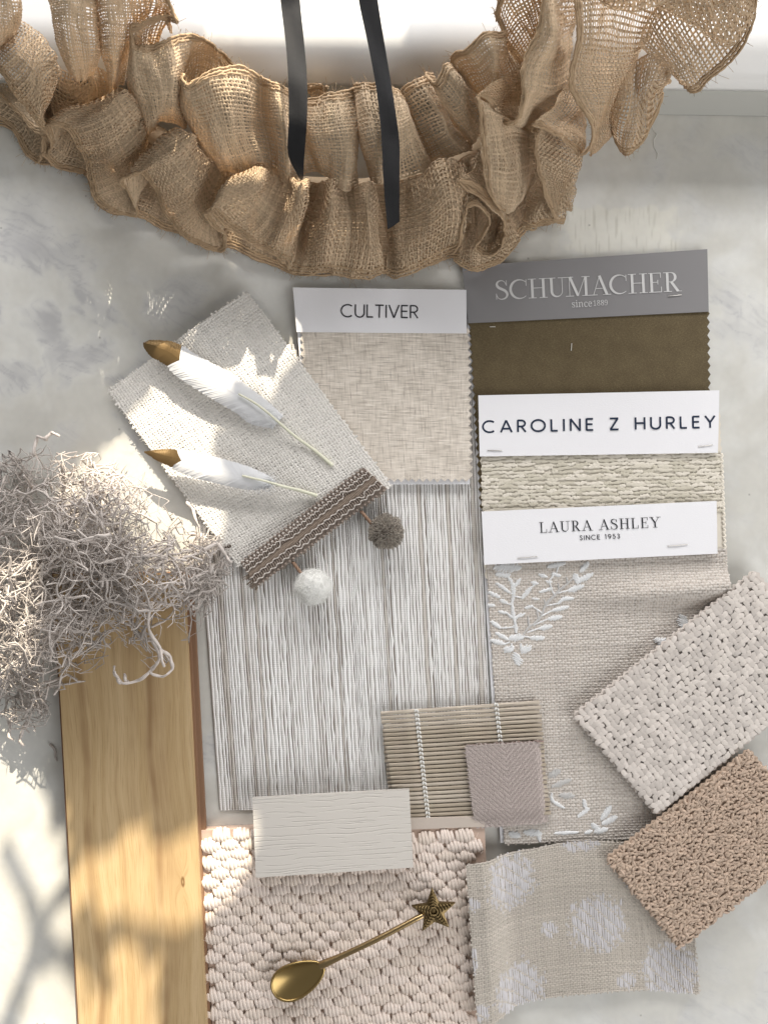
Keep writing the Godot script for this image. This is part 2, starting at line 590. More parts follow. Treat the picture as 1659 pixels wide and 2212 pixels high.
# ---------------------------------------------------------------- the slab, the upstand and the window frame
func setting() -> void:
	var n1 := noise(3, 0.0035, 4)
	var n2 := noise(11, 0.006, 4)
	var n3 := noise(17, 0.03, 3)
	var n4 := noise(23, 0.0016, 2)
	var n5 := noise(31, 0.12, 2)
	var n6 := noise(37, 0.05, 2)
	# places where the stone is veined: x, y, radius, strength
	var veined := [[40, 690, 190, 1.0], [170, 800, 150, 0.9], [330, 960, 120, 0.7], [60, 520, 150, 0.6], [420, 660, 150, 0.5], [1560, 700, 110, 0.8], [1510, 640, 60, 0.7], [1640, 1050, 90, 0.6],
		[1600, 2120, 130, 0.5], [1390, 2190, 110, 0.6], [440, 1600, 60, 0.9], [90, 2050, 140, 0.5], [1480, 380, 120, 0.4], [1640, 270, 120, 0.5]]
	var st := paint(780, 800, func(x: int, y: int) -> Color:
		var px := -340.0 + x * 3.0
		var py := 230.0 + y * 3.0
		# strokes in the stone drift down to the right
		var qx := px * 0.55 + py * 0.35
		var qy := py * 1.25 - px * 0.55
		var warp := n1.get_noise_2d(px, py) * 60.0
		var cloud := n2.get_noise_2d(px + warp, py)
		var m := 0.03
		for k in veined:
			var d: float = Vector2(px - k[0], (py - k[1]) * 1.2).length() / k[2]
			if d < 2.2:
				m += k[3] * exp(-d * d)
		var ridge := 1.0 - absf(n1.get_noise_2d(qx * 1.6 + warp, qy * 1.6)) * 3.4
		var fine := 1.0 - absf(n3.get_noise_2d(qx * 0.28 + warp, qy * 0.75 + warp)) * 3.2
		var vein := clampf(m, 0, 1.2) * (0.10 * pow(clampf(ridge, 0, 1), 3.0) + 0.75 * pow(clampf(fine, 0, 1), 3.0) * clampf(0.4 + cloud * 2.5, 0, 1))
		var c := Color(0.795, 0.79, 0.765).lerp(Color(0.845, 0.845, 0.828), clampf(0.5 + cloud * 1.4 + n4.get_noise_2d(px, py), 0, 1))
		c = c.lerp(Color(0.645, 0.645, 0.66), clampf(vein * 0.62 + m * 0.5 * clampf(cloud * 1.6 + 0.2, 0, 1), 0, 0.6))
		# worn patch beside the wreath: lighter film with brushed streaks
		var wx := clampf(1.0 - absf((px - 1335.0) / 165.0), 0, 1)
		var wy := clampf(1.0 - absf((py - 495.0) / 62.0), 0, 1)
		var worn := clampf(minf(wx, wy) * 6.0 - 0.9 + 1.6 * n3.get_noise_2d(px * 0.5, py * 0.5), 0, 1)
		if worn > 0.0:
			c = c.lerp(Color(0.90, 0.89, 0.84), 0.45 * worn)
			var streak := n5.get_noise_2d(px * 0.9, py * 0.07)
			if streak > 0.2:
				c = c.lerp(Color(0.5, 0.48, 0.42), worn * clampf((streak - 0.2) * 0.6, 0, 0.18))
		var grit := n6.get_noise_2d(px, py)
		c = c * (1.0 + 0.03 * n3.get_noise_2d(px * 0.35, py * 0.35) + 0.012 * grit)
		if hash1(x * 7919 + y, 3) > 0.9997 and grit > 0.0:
			c = c.lerp(Color(0.35, 0.34, 0.33), 0.5)
		return c, false)
	var m := mat("stone", Color.WHITE, 0.42, {"tex": st[0], "spec": 0.45})
	var slab := MB.new()
	var c := q([-900, 200, 2500, 200, 2500, 3300, -900, 3300])
	var f := []
	for p in c:
		f.append(Wv(p))
	for k in 4:
		slab.add(f[k], Vector2((c[k].x + 340.0) / 2340.0, (c[k].y - 230.0) / 2400.0))
	slab.quad(0, 1, 2, 3)
	for k in 4:
		var a: Vector3 = f[k]
		var b: Vector3 = f[(k + 1) % 4]
		slab.face(a - Vector3(0, 0.03, 0), b - Vector3(0, 0.03, 0), b, a)
	slab.face(f[3] - Vector3(0, 0.03, 0), f[2] - Vector3(0, 0.03, 0), f[1] - Vector3(0, 0.03, 0), f[0] - Vector3(0, 0.03, 0))
	part("stone_slab", slab, m, self, true).set_meta("kind", "structure")

	# window: a stone upstand at the back of the slab and the white rounded frame over it
	var tilt := 0.0145
	var zz := func(x: float, z: float) -> float: return z + tilt * (x - 0.2)
	var up := MB.new()
	var x0 := -0.55
	var x1 := 0.6
	var box := func(mb: MB, zf: float, zb: float, y0: float, y1: float) -> void:
		var a := Vector3(x0, y1, zz.call(x0, zb))
		var b := Vector3(x1, y1, zz.call(x1, zb))
		var cc := Vector3(x1, y1, zz.call(x1, zf))
		var d := Vector3(x0, y1, zz.call(x0, zf))
		var dn := Vector3(0, y0 - y1, 0)
		mb.face(a, b, cc, d)
		mb.face(d, cc, cc + dn, d + dn)
		mb.face(b, a, a + dn, b + dn)
		mb.face(a, d, d + dn, a + dn)
		mb.face(cc, b, b + dn, cc + dn)
	box.call(up, -0.2137, -0.236, 0.0004, 0.0262)
	var um := mat("upstand", lin(0.50, 0.50, 0.47), 0.55)
	part("upstand", up, um, self, true).set_meta("kind", "structure")
	var fr := MB.new()
	var prof := [Vector2(-0.2165, 0.0265)]
	for k in 13:
		var a := PI * 0.5 * k / 12.0
		prof.append(Vector2(-0.2330 + 0.0215 * cos(a * 0.98), 0.0285 + 0.0185 * sin(a)))
	prof.append(Vector2(-0.40, 0.0475))
	prof.append(Vector2(-0.40, 0.0265))
	var rows := []
	for p in prof:
		var r := []
		for k in 9:
			var x := lerpf(x0, x1, k / 8.0)
			r.append(Vector3(x, p.y, zz.call(x, p.x)))
		rows.append(r)
	rows.reverse()
	fr.grid(rows)
	var wf := part("window_frame", fr, mat("frame_paint", lin(0.80, 0.80, 0.79), 0.28, {"spec": 0.5}), self)
	wf.set_meta("kind", "structure")
	# unseen rail added on the frame's far side to shade the slab's back
	var rail := MB.new()
	box.call(rail, -0.355, -0.395, 0.0478, 0.092)
	part("added_shade_rail", rail, mats["frame_paint"], self, true).set_meta("kind", "structure")


# ---------------------------------------------------------------- added leaf screen, unseen; its gaps are cut to shape the sun patches
func leaf_screen() -> void:
	var s := SUN.normalized()
	var land := func(p: Vector3) -> Vector2:
		var g := p - s * (p.y / s.y)
		return Vector2(g.x / U + 829.5, g.z / U + 1106.0)
	var gaps := []
	var open_to := func(h: float, a: Array) -> void:
		var poly := PackedVector2Array()
		for p in q(a):
			poly.append(land.call(Wv(p, h)))
		gaps.append(poly)
	open_to.call(0.001, [300, 925, 376, 850, 462, 905, 446, 975, 436, 1050, 475, 1145, 430, 1270, 150, 1270, 120, 1060, 250, 970])
	open_to.call(0.001, [575, 745, 634, 722, 645, 800, 578, 865, 540, 845])
	open_to.call(0.008, [430, 790, 500, 815, 490, 890, 440, 860])
	open_to.call(0.010, [255, 1838, 300, 1800, 330, 1835, 380, 1822, 452, 1785, 452, 1955, 400, 1990, 300, 1985, 200, 1940, 188, 1880])
	open_to.call(0.010, [198, 2112, 290, 2090, 338, 2105, 322, 2180, 345, 2330, 180, 2330])
	open_to.call(0.012, [440, 1775, 555, 1780, 545, 1845, 500, 1885, 440, 1925])
	open_to.call(0.0, [-60, 1690, 30, 1735, 62, 1830, 20, 1895, -60, 1895])
	open_to.call(0.0, [62, 1848, 112, 1836, 142, 1880, 132, 1925, 95, 1948, 55, 1900])
	open_to.call(0.0, [-60, 1935, 25, 1938, 66, 2020, 55, 2070, 15, 2160, -60, 2240])
	open_to.call(0.0, [108, 2000, 160, 1950, 168, 2070, 118, 2025])
	open_to.call(0.0, [98, 2095, 168, 2128, 185, 2330, 20, 2330, 62, 2190])
	open_to.call(0.045, [-60, 1130, 60, 1160, 80, 1330, 60, 1560, -60, 1560])
	open_to.call(0.075, [190, -60, 400, -60, 410, 60, 500, 125, 470, 150, 390, 150, 270, 182, 200, 60])
	open_to.call(0.065, [405, 150, 520, 142, 610, 180, 560, 205, 410, 205])
	open_to.call(0.042, [430, 440, 500, 395, 600, 385, 655, 400, 630, 560, 520, 530])
	open_to.call(0.0475, [370, -300, 800, -300, 790, -60, 890, 60, 800, 80, 540, 80, 420, 10])
	# gaps on a raster of 8 units
	var gw := 300
	var gh := 420
	var lit := PackedByteArray()
	lit.resize(gw * gh)
	for g in gaps:
		var b := Rect2(g[0], Vector2.ZERO)
		for p in g:
			b = b.expand(p)
		for j in range(maxi(0, int((b.position.y + 800.0) / 8.0)), mini(gh, int((b.end.y + 800.0) / 8.0) + 1)):
			for i in range(maxi(0, int((b.position.x + 300.0) / 8.0)), mini(gw, int((b.end.x + 300.0) / 8.0) + 1)):
				if Geometry2D.is_point_in_polygon(Vector2(i * 8.0 - 296.0, j * 8.0 - 796.0), g):
					lit[j * gw + i] = 1
	var r := RandomNumberGenerator.new()
	r.seed = 91
	var leaf := MB.new()
	leaf.tinted = true
	for k in 12000:
		var big := k < 4200
		var size := r.randf_range(0.025, 0.045) if big else r.randf_range(0.006, 0.014)
		var on := W(r.randf_range(-250, 1950), r.randf_range(-700, 2500)) if big else W(r.randf_range(-220, 980), r.randf_range(-300, 2450))
		var far := r.randf_range(0.0, 0.08) + 0.66
		var at := on + s * ((far + on.z) / -s.z)
		var bas := Basis(s, r.randf() * TAU) * Basis.looking_at(s, Vector3.UP)
		bas = bas * Basis.from_euler(Vector3(r.randf_range(-0.6, 0.6), r.randf_range(-0.6, 0.6), 0))
		var w := size * r.randf_range(0.26, 0.36)
		var pts := [Vector3(-size * 0.5, 0, 0), Vector3(-size * 0.2, w, 0.001), Vector3(size * 0.15, w * 0.9, 0.001), Vector3(size * 0.5, 0, 0), Vector3(size * 0.15, -w * 0.9, 0.001), Vector3(-size * 0.2, -w, 0.001)]
		var ok := true
		for i in 6:
			pts[i] = at + bas * pts[i]
		for i in 15:
			var pt: Vector3 = at if i == 14 else (pts[i] if i < 6 else (pts[i - 6] as Vector3).lerp(pts[(i - 5) % 6], 0.5) if i < 12 else at.lerp(pts[(i - 12) * 3], 0.5))
			var gp := pt - s * (pt.y / s.y)
			var li := int((gp.x / U + 829.5 + 300.0) / 8.0)
			var lj := int((gp.z / U + 1106.0 + 800.0) / 8.0)
			if li >= 0 and li < gw and lj >= 0 and lj < gh and lit[lj * gw + li]:
				ok = false
				break
		if not ok:
			continue
		var t := r.randf_range(0.7, 1.3)
		leaf.c = Color(0.05 * t, 0.085 * t, 0.03 * t)
		var i0 := leaf.v.size()
		for p in pts:
			leaf.add(p)
		leaf.quad(i0, i0 + 1, i0 + 2, i0 + 3)
		leaf.quad(i0, i0 + 3, i0 + 4, i0 + 5)
	var o := thing("added_leaf_screen", "unseen leaf screen added outside the window to shape the sun patches", "leaf_screen", Vector3(0.15, -0.75, -0.7))
	part("screen_leaves", leaf, mat("leaf", Color.WHITE, 0.6, {"tint": true}), o).set_meta("kind", "stuff")
	var stem := MB.new()
	for k in 7:
		var a := Vector3(0.15, -0.75, -0.7)
		var b := Vector3(r.randf_range(-0.1, 0.4), 0.10, r.randf_range(-0.7, -0.64))
		stem.tube(PackedVector3Array([a, a.lerp(b, 0.4) + Vector3(r.randf_range(-0.05, 0.05), 0.05, 0), b]), [0.016, 0.011, 0.005], 6)
	# added twigs, laid along the wanted shadow lines
	for tw in [[0.0034, 10, 1830, 70, 1950, 82, 2000, 150, 2085, 240, 2180], [0.0034, 190, 1860, 120, 1950, 82, 2000, 70, 2070, 20, 2190, -10, 2270], [0.0026, 150, 2040, 260, 2062, 360, 2070, 480, 2090]]:
		var p := PackedVector3Array()
		for t in curve(q(tw.slice(1)), false, 5):
			var g := Wv(t)
			p.append(g + s * ((0.69 + g.z) / -s.z))
		stem.tube(p, tw[0], 6)
	part("screen_stems", stem, mat("bark", lin(0.12, 0.08, 0.05), 0.9), o)


# ---------------------------------------------------------------- plank
func plank() -> void:
	var n1 := noise(41, 0.01, 3)
	var n2 := noise(42, 0.05, 2)
	var n3 := noise(43, 0.004, 2)
	var wd := paint(420, 1300, func(x: int, y: int) -> Color:
		var bend := n3.get_noise_2d(x * 0.5, y * 0.45) * 16.0
		var kd := Vector2((x - 365.0), (y - 815.0) * 0.45).length()
		bend += 22.0 * exp(-kd * kd / 500.0) * signf(x - 365.0)
		var g := x + bend
		var ring := n1.get_noise_2d(g * 2.4, y * 0.05)
		var fib := n2.get_noise_2d(g * 5.0, y * 0.16)
		var c := Color(0.79, 0.69, 0.535).lerp(Color(0.735, 0.63, 0.47), clampf(0.5 + ring * 1.3, 0, 1))
		for s in [[70.0, 13.0, 0.5], [285.0, 12.0, 0.62], [315.0, 26.0, 0.25], [175.0, 5.0, 0.2], [225.0, 16.0, 0.2]]:
			var d: float = (g + 10.0 * n3.get_noise_2d(s[0] * 9.0, y * 0.8) - s[0]) / s[1]
			c = c.lerp(Color(0.53, 0.41, 0.285), s[2] * exp(-d * d) * clampf(0.65 + 1.2 * n1.get_noise_2d(s[0], y * 0.35), 0.1, 1))
		c = c.lerp(Color(0.55, 0.43, 0.28), clampf(fib * 0.55 - 0.06, 0, 0.35))
		if kd < 7.0:
			c = c.lerp(Color(0.36, 0.25, 0.14), 0.7 * (1.0 - absf(kd - 4.0) / 4.0))
		return Color(c.r, c.g, c.b, 0.5 + fib * 0.5))
	var o := thing("wood_plank", "golden oak flooring plank with dark tongue edge lying on the stone", "plank", W(280, 1750, 0))
	var hh := 0.0102
	var t := q([116, 1240, 398, 1240, 452, 2300, 176, 2300])
	var top := sheet(t, hh, 0.0026, 2, 4, 0, [false, false, false, false])
	part("veneer", top, mat("oak", Color.WHITE, 0.45, {"tex": wd[0], "bump": wd[1], "relief": 0.004, "spec": 0.4}), o, true)
	var core := sheet(q([113, 1237, 405, 1237, 460, 2303, 173, 2303]), hh - 0.0027, 0.0072, 1, 1, 0, [false, false, false, false])
	var cm := mat("plank_core", lin(0.24, 0.14, 0.085), 0.9)
	part("core", core, cm, o, true)
	part("tongue", sheet(q([405, 1240, 416, 1240, 471, 2300, 460, 2300]), 0.0052, 0.003, 1, 1, 0, [false, false, false, false]), cm, o, true)


# ---------------------------------------------------------------- striped wallpaper made of paper yarns
func wallpaper() -> void:
	var o := thing("wallpaper_sample", "white grasscloth wallpaper with thin vertical charcoal stripes lying on the stone", "wallpaper", W(740, 1240, 0))
	var c := q([401, 744, 1021, 744, 1068, 1742, 475, 1750])
	part("backing", sheet(c, 0.0007, 0.0006, 2, 2, 0, [false, false, false, false]), mat("wallpaper_backing", lin(0.20, 0.17, 0.145), 0.9), o, true)
	# weft ribs
	var rib := paint(16, 96, func(x: int, y: int) -> Color:
		var b := absf(fmod(y / 6.0, 1.0) - 0.5) * 2.0
		var t := 1.0
		return Color(t, t, t, 1.0 - b))
	var tones := [[0.80, 0.79, 0.775], [0.83, 0.825, 0.815], [0.74, 0.72, 0.70], [0.58, 0.545, 0.505], [0.78, 0.765, 0.75]]
	var tm := []
	for k in tones.size():
		tm.append(mat("paper_yarn_%d" % k, lin(tones[k][0], tones[k][1], tones[k][2]), 0.75, {"tex": rib[0], "bump": rib[1], "relief": 0.012}))
	var r := RandomNumberGenerator.new()
	r.seed = 5
	var u := 0.002
	var wob := noise(51, 0.9, 2)
	var count := 0
	while u < 0.998:
		var wide := r.randf_range(0.0046, 0.0130)
		if u + wide > 0.999:
			wide = 0.999 - u
		var gap := r.randf_range(0.0013, 0.0026) if r.randf() < 0.85 else r.randf_range(0.0028, 0.0042)
		var mb := MB.new()
		var rows := []
		var uvs := []
		var n := 64
		for j in n + 1:
			var v := float(j) / n
			var w := 0.0019 * wob.get_noise_2d(u * 160.0, v * 9.0)
			var w2 := 0.0019 * wob.get_noise_2d((u + wide + gap) * 160.0, v * 9.0) + gap * 1.1 * clampf(wob.get_noise_2d(u * 90.0 + 40.0, v * 21.0) * 2.2, -0.3, 0.6)
			var a: Vector2 = (c[0] as Vector2).lerp(c[1], u + w).lerp((c[3] as Vector2).lerp(c[2], u + w), v)
			var b: Vector2 = (c[0] as Vector2).lerp(c[1], u + wide + w2).lerp((c[3] as Vector2).lerp(c[2], u + wide + w2), v)
			rows.append([Wv(a, 0.00072), Wv(a.lerp(b, 0.3), 0.00072) + Vector3(0, 0.00042, 0), Wv(a.lerp(b, 0.7), 0.00072) + Vector3(0, 0.00042, 0), Wv(b, 0.00072)])
			uvs.append([Vector2(0, v * 15.6), Vector2(0.3, v * 15.6), Vector2(0.7, v * 15.6), Vector2(1, v * 15.6)])
		mb.grid(rows, uvs)
		var k := r.randf()
		part("paper_yarn", mb, tm[0 if k < 0.34 else 1 if k < 0.62 else 2 if k < 0.78 else 3 if k < 0.86 else 4], o)
		u += wide + gap
		count += 1
	print("paper yarns ", count)


# ---------------------------------------------------------------- the three cards on the right and the linen card
var grain_tex: Texture2D
func grain() -> Texture2D:
	if grain_tex == null:
		var n := noise(5, 0.25, 3)
		grain_tex = paint(128, 128, func(x: int, y: int) -> Color: return Color(1, 1, 1, 0.5 + n.get_noise_2d(x, y)))[1]
	return grain_tex


func card_mat() -> Material:
	return mat("card", lin(0.84, 0.84, 0.87), 0.6, {"bump": grain(), "relief": 0.004, "scale": Vector3(3, 2, 1)})


func wire_mat() -> Material:
	return mat("staple_wire", lin(0.55, 0.53, 0.50), 0.3, {"metal": 1.0})


func dark_sample() -> void:
	var o := thing("olive_sample", "dark olive velvet swatch under a grey card header with white serif lettering", "fabric swatch", W(1270, 850, 0), "fabric sample cards")
	part("backing_card", plain(q([1009, 690, 1524, 668, 1536, 1100, 1036, 1102]), 0.0017, 0.0003), card_mat(), o, true)
	var n := noise(61, 0.02, 3)
	var n2 := noise(62, 0.3, 2)
	var tx := paint(512, 440, func(x: int, y: int) -> Color:
		var f := n2.get_noise_2d(x * 0.5, y * 2.0) * 0.05 + n2.get_noise_2d(x * 2.0, y * 0.6) * 0.03 + n.get_noise_2d(x, y) * 0.025
		var c := Color(0.372 + f, 0.325 + f, 0.235 + f * 0.8)
		if n2.get_noise_2d(x * 1.7 + 300, y * 1.7) > 0.55:
			c = c.lerp(Color(0.62, 0.55, 0.4), 0.35)
		return Color(c.r, c.g, c.b, 0.5 + f * 4.0))
	part("fabric", sheet(q([1016, 690, 1526, 668, 1533, 1100, 1042, 1102]), 0.0025, 0.0007, 60, 46, 6.0, [false, true, false, true]), mat("olive_velvet", Color.WHITE, 0.85, {"tex": tx[0], "bump": tx[1], "relief": 0.01, "rim": 0.35}), o)
	var head := part("header_card", plain(q([998, 575, 1527, 538, 1530, 673, 1011, 698]), 0.0034, 0.0005), mat("grey_card", lin(0.235, 0.23, 0.235), 0.65), o, true)
	var white := mat("silver_ink", lin(0.62, 0.62, 0.62), 0.5)
	part("lettering", word("SCHUMACHER", serif.bind(0.135, 0.036), Vector2(1070, 648), Vector2(1471, 629), 42.0, 0.02, 0.00348), white, head)
	small_text("since", Vector2(1235, 662), Vector2(1278, 660), 0.00348, head, white, true)
	small_text("1889", Vector2(1281, 660), Vector2(1312, 658.4), 0.00348, head, white, false)
	staple(o, Vector2(1442, 640), Vector2(1471, 637), 0.0034, wire_mat())
	staple(o, Vector2(1058, 706), Vector2(1069, 706), 0.0026, mat("white_thread", lin(0.7, 0.68, 0.62), 0.7))
	staple(o, Vector2(1234, 742), Vector2(1233, 757), 0.0026, mats["white_thread"])


func small_text(text: String, a: Vector2, b: Vector2, h: float, parent: Node3D, m: Material, italic: bool) -> void:
	var f := SystemFont.new()
	f.font_names = PackedStringArray(["Droid Serif"])
	f.font_italic = italic
	var t := TextMesh.new()
	t.text = text
	t.font = f
	t.font_size = 64
	t.pixel_size = 0.001
	t.depth = 0.0
	t.curve_step = 1.0
	t.horizontal_alignment = HORIZONTAL_ALIGNMENT_CENTER
	t.vertical_alignment = VERTICAL_ALIGNMENT_CENTER
	var size := t.get_aabb().size
	var p := Wv(a, h)
	var e := Wv(b, h)
	var o := MeshInstance3D.new()
	o.name = "lettering"
	o.mesh = t
	o.material_override = m
	parent.add_child(o, true)
	var k := p.distance_to(e) / size.x
	var bas := Basis(Vector3.UP, -atan2(e.z - p.z, e.x - p.x)) * Basis(Vector3.RIGHT, -PI / 2)
	# the parent part is shifted by its thing's place, so this sits in world metres inside it
	o.transform = Transform3D(bas.scaled_local(Vector3(k, k * 1.1, k)), p.lerp(e, 0.5) + Vector3(0, 0.00002, 0) + bas * Vector3(0, 0.0012, 0))


func chunky_sample() -> void:
	var o := thing("chunky_weave_sample", "cream chunky woven swatch under a white card with wide navy capitals", "fabric swatch", W(1295, 1030, 0), "fabric sample cards")
	part("fabric", sheet(q([1037, 900, 1553, 890, 1563, 1240, 1050, 1250]), 0.0042, 0.0016, 50, 40, 3.0, [false, true, false, true], null, 1.0), mat("cream_ground", lin(0.74, 0.69, 0.60), 0.9), o)
	var r := RandomNumberGenerator.new()
	r.seed = 77
	var meshes := []
	for k in 6:
		var mb := MB.new()
		var p := PackedVector3Array()
		var rad := []
		for i in 9:
			var f := i / 8.0
			p.append(Vector3(f - 0.5, 0.0, 0.10 * sin(f * PI * 2.0 + k * 1.3) * 0.25))
			rad.append((0.10 + 0.035 * sin(f * 19.0 + k * 2.0)) * (0.25 + 0.75 * pow(sin(PI * clampf(f, 0.03, 0.97)), 0.35)))
		mb.tube(p, rad, 6, 1.0)
		meshes.append(mb.mesh())
	var cm := []
	for k in 3:
		cm.append(mat("cream_yarn_%d" % k, lin(0.74, 0.69, 0.60) * Color(1.0 - 0.05 * k, 1.0 - 0.05 * k, 1.0 - 0.06 * k), 0.9, {"rim": 0.3}))
	for row in 17:
		var x := 1042.0 - r.randf() * 3.0
		var y0 := 982.0 + row * 7.9
		while x < 1552.0:
			var len := r.randf_range(12, 44)
			var x2 := minf(x + len, 1561.0)
			var a := Vector2(x, y0 - (x - 1040) * 0.012 + r.randf_range(-2.6, 2.6))
			var b := Vector2(x2, y0 - (x2 - 1040) * 0.012 + r.randf_range(-2.2, 2.2))
			var pa := Wv(a, 0.0046)
			var pb := Wv(b, 0.0046)
			var y := shared("yarn", meshes[r.randi() % 6], cm[r.randi() % 3], o, pa.lerp(pb, 0.5) - o.position)
			var w := r.randf_range(0.0082, 0.0125)
			y.basis = Basis(Vector3.UP, -atan2(pb.z - pa.z, pb.x - pa.x)).scaled_local(Vector3(pa.distance_to(pb) * 1.06, w * 0.22, w))
			x = x2 + r.randf_range(-1.0, 2.0)
	# frayed loops on the right edge, seen past the card below
	for k in 22:
		var mb := MB.new()
		var y := 985.0 + k * 11.5
		var px := 1554.0 + (y - 985.0) * 0.035
		var p := PackedVector3Array()
		for i in 5:
			p.append(W(px + 5.0 * sin(i * 0.8), y + i * 2.6 - 5 + r.randf_range(-1.5, 1.5), 0.0042))
		mb.tube(p, 0.0008, 5)
		part("edge_loop", mb, cm[0], o)
	var head := part("header_card", plain(q([1033, 854, 1553, 843, 1550, 978, 1036, 986]), 0.0064, 0.0005), card_mat(), o, true)
	part("lettering", word("CAROLINE Z HURLEY", sans.bind(0.155), Vector2(1043, 935), Vector2(1544, 924), 26.0, 0.36, 0.00648), mat("navy_ink", lin(0.018, 0.03, 0.06), 0.6), head)
	staple(o, Vector2(1053, 973), Vector2(1084, 973.5), 0.0064, wire_mat())
	staple(o, Vector2(1507, 965), Vector2(1538, 961), 0.0064, wire_mat())


func stitch(parent: Node3D, pts: Array, wide: float, h: float, m: Material, lay: Callable) -> void:
	# satin stitch: short threads laid side by side across the motif
	var p := curve(pts, false, 6) if pts.size() > 2 else PackedVector2Array(pts)
	var total := 0.0
	for i in p.size() - 1:
		total += p[i].distance_to(p[i + 1])
	var mb := MB.new()
	var n := maxi(3, int(total / 2.1))
	for k in n + 1:
		var at := total * k / n
		var i := 0
		while i < p.size() - 2 and at > p[i].distance_to(p[i + 1]):
			at -= p[i].distance_to(p[i + 1])
			i += 1
		var d := (p[i + 1] - p[i]).normalized()
		var c := p[i] + d * at
		var f := float(k) / n
		var w := wide * 0.5 * (0.25 + 0.75 * pow(sin(PI * clampf(f, 0.04, 0.96)), 0.55)) * rng.randf_range(0.75, 1.25)
		var nn := Vector2(-d.y, d.x).rotated(0.5 + rng.randf_range(-0.12, 0.12))
		var path := PackedVector3Array()
		for s in [-1.0, -0.4, 0.4, 1.0]:
			var xy: Vector2 = c + nn * w * s
			path.append(Wv(xy, h) + Vector3(0, 0.00034 * (1.0 - s * s) + 0.0001 + lay.call(xy), 0))
		mb.tube(path, rng.randf_range(0.00024, 0.00034), 4)
	part("embroidery", mb, m, parent)


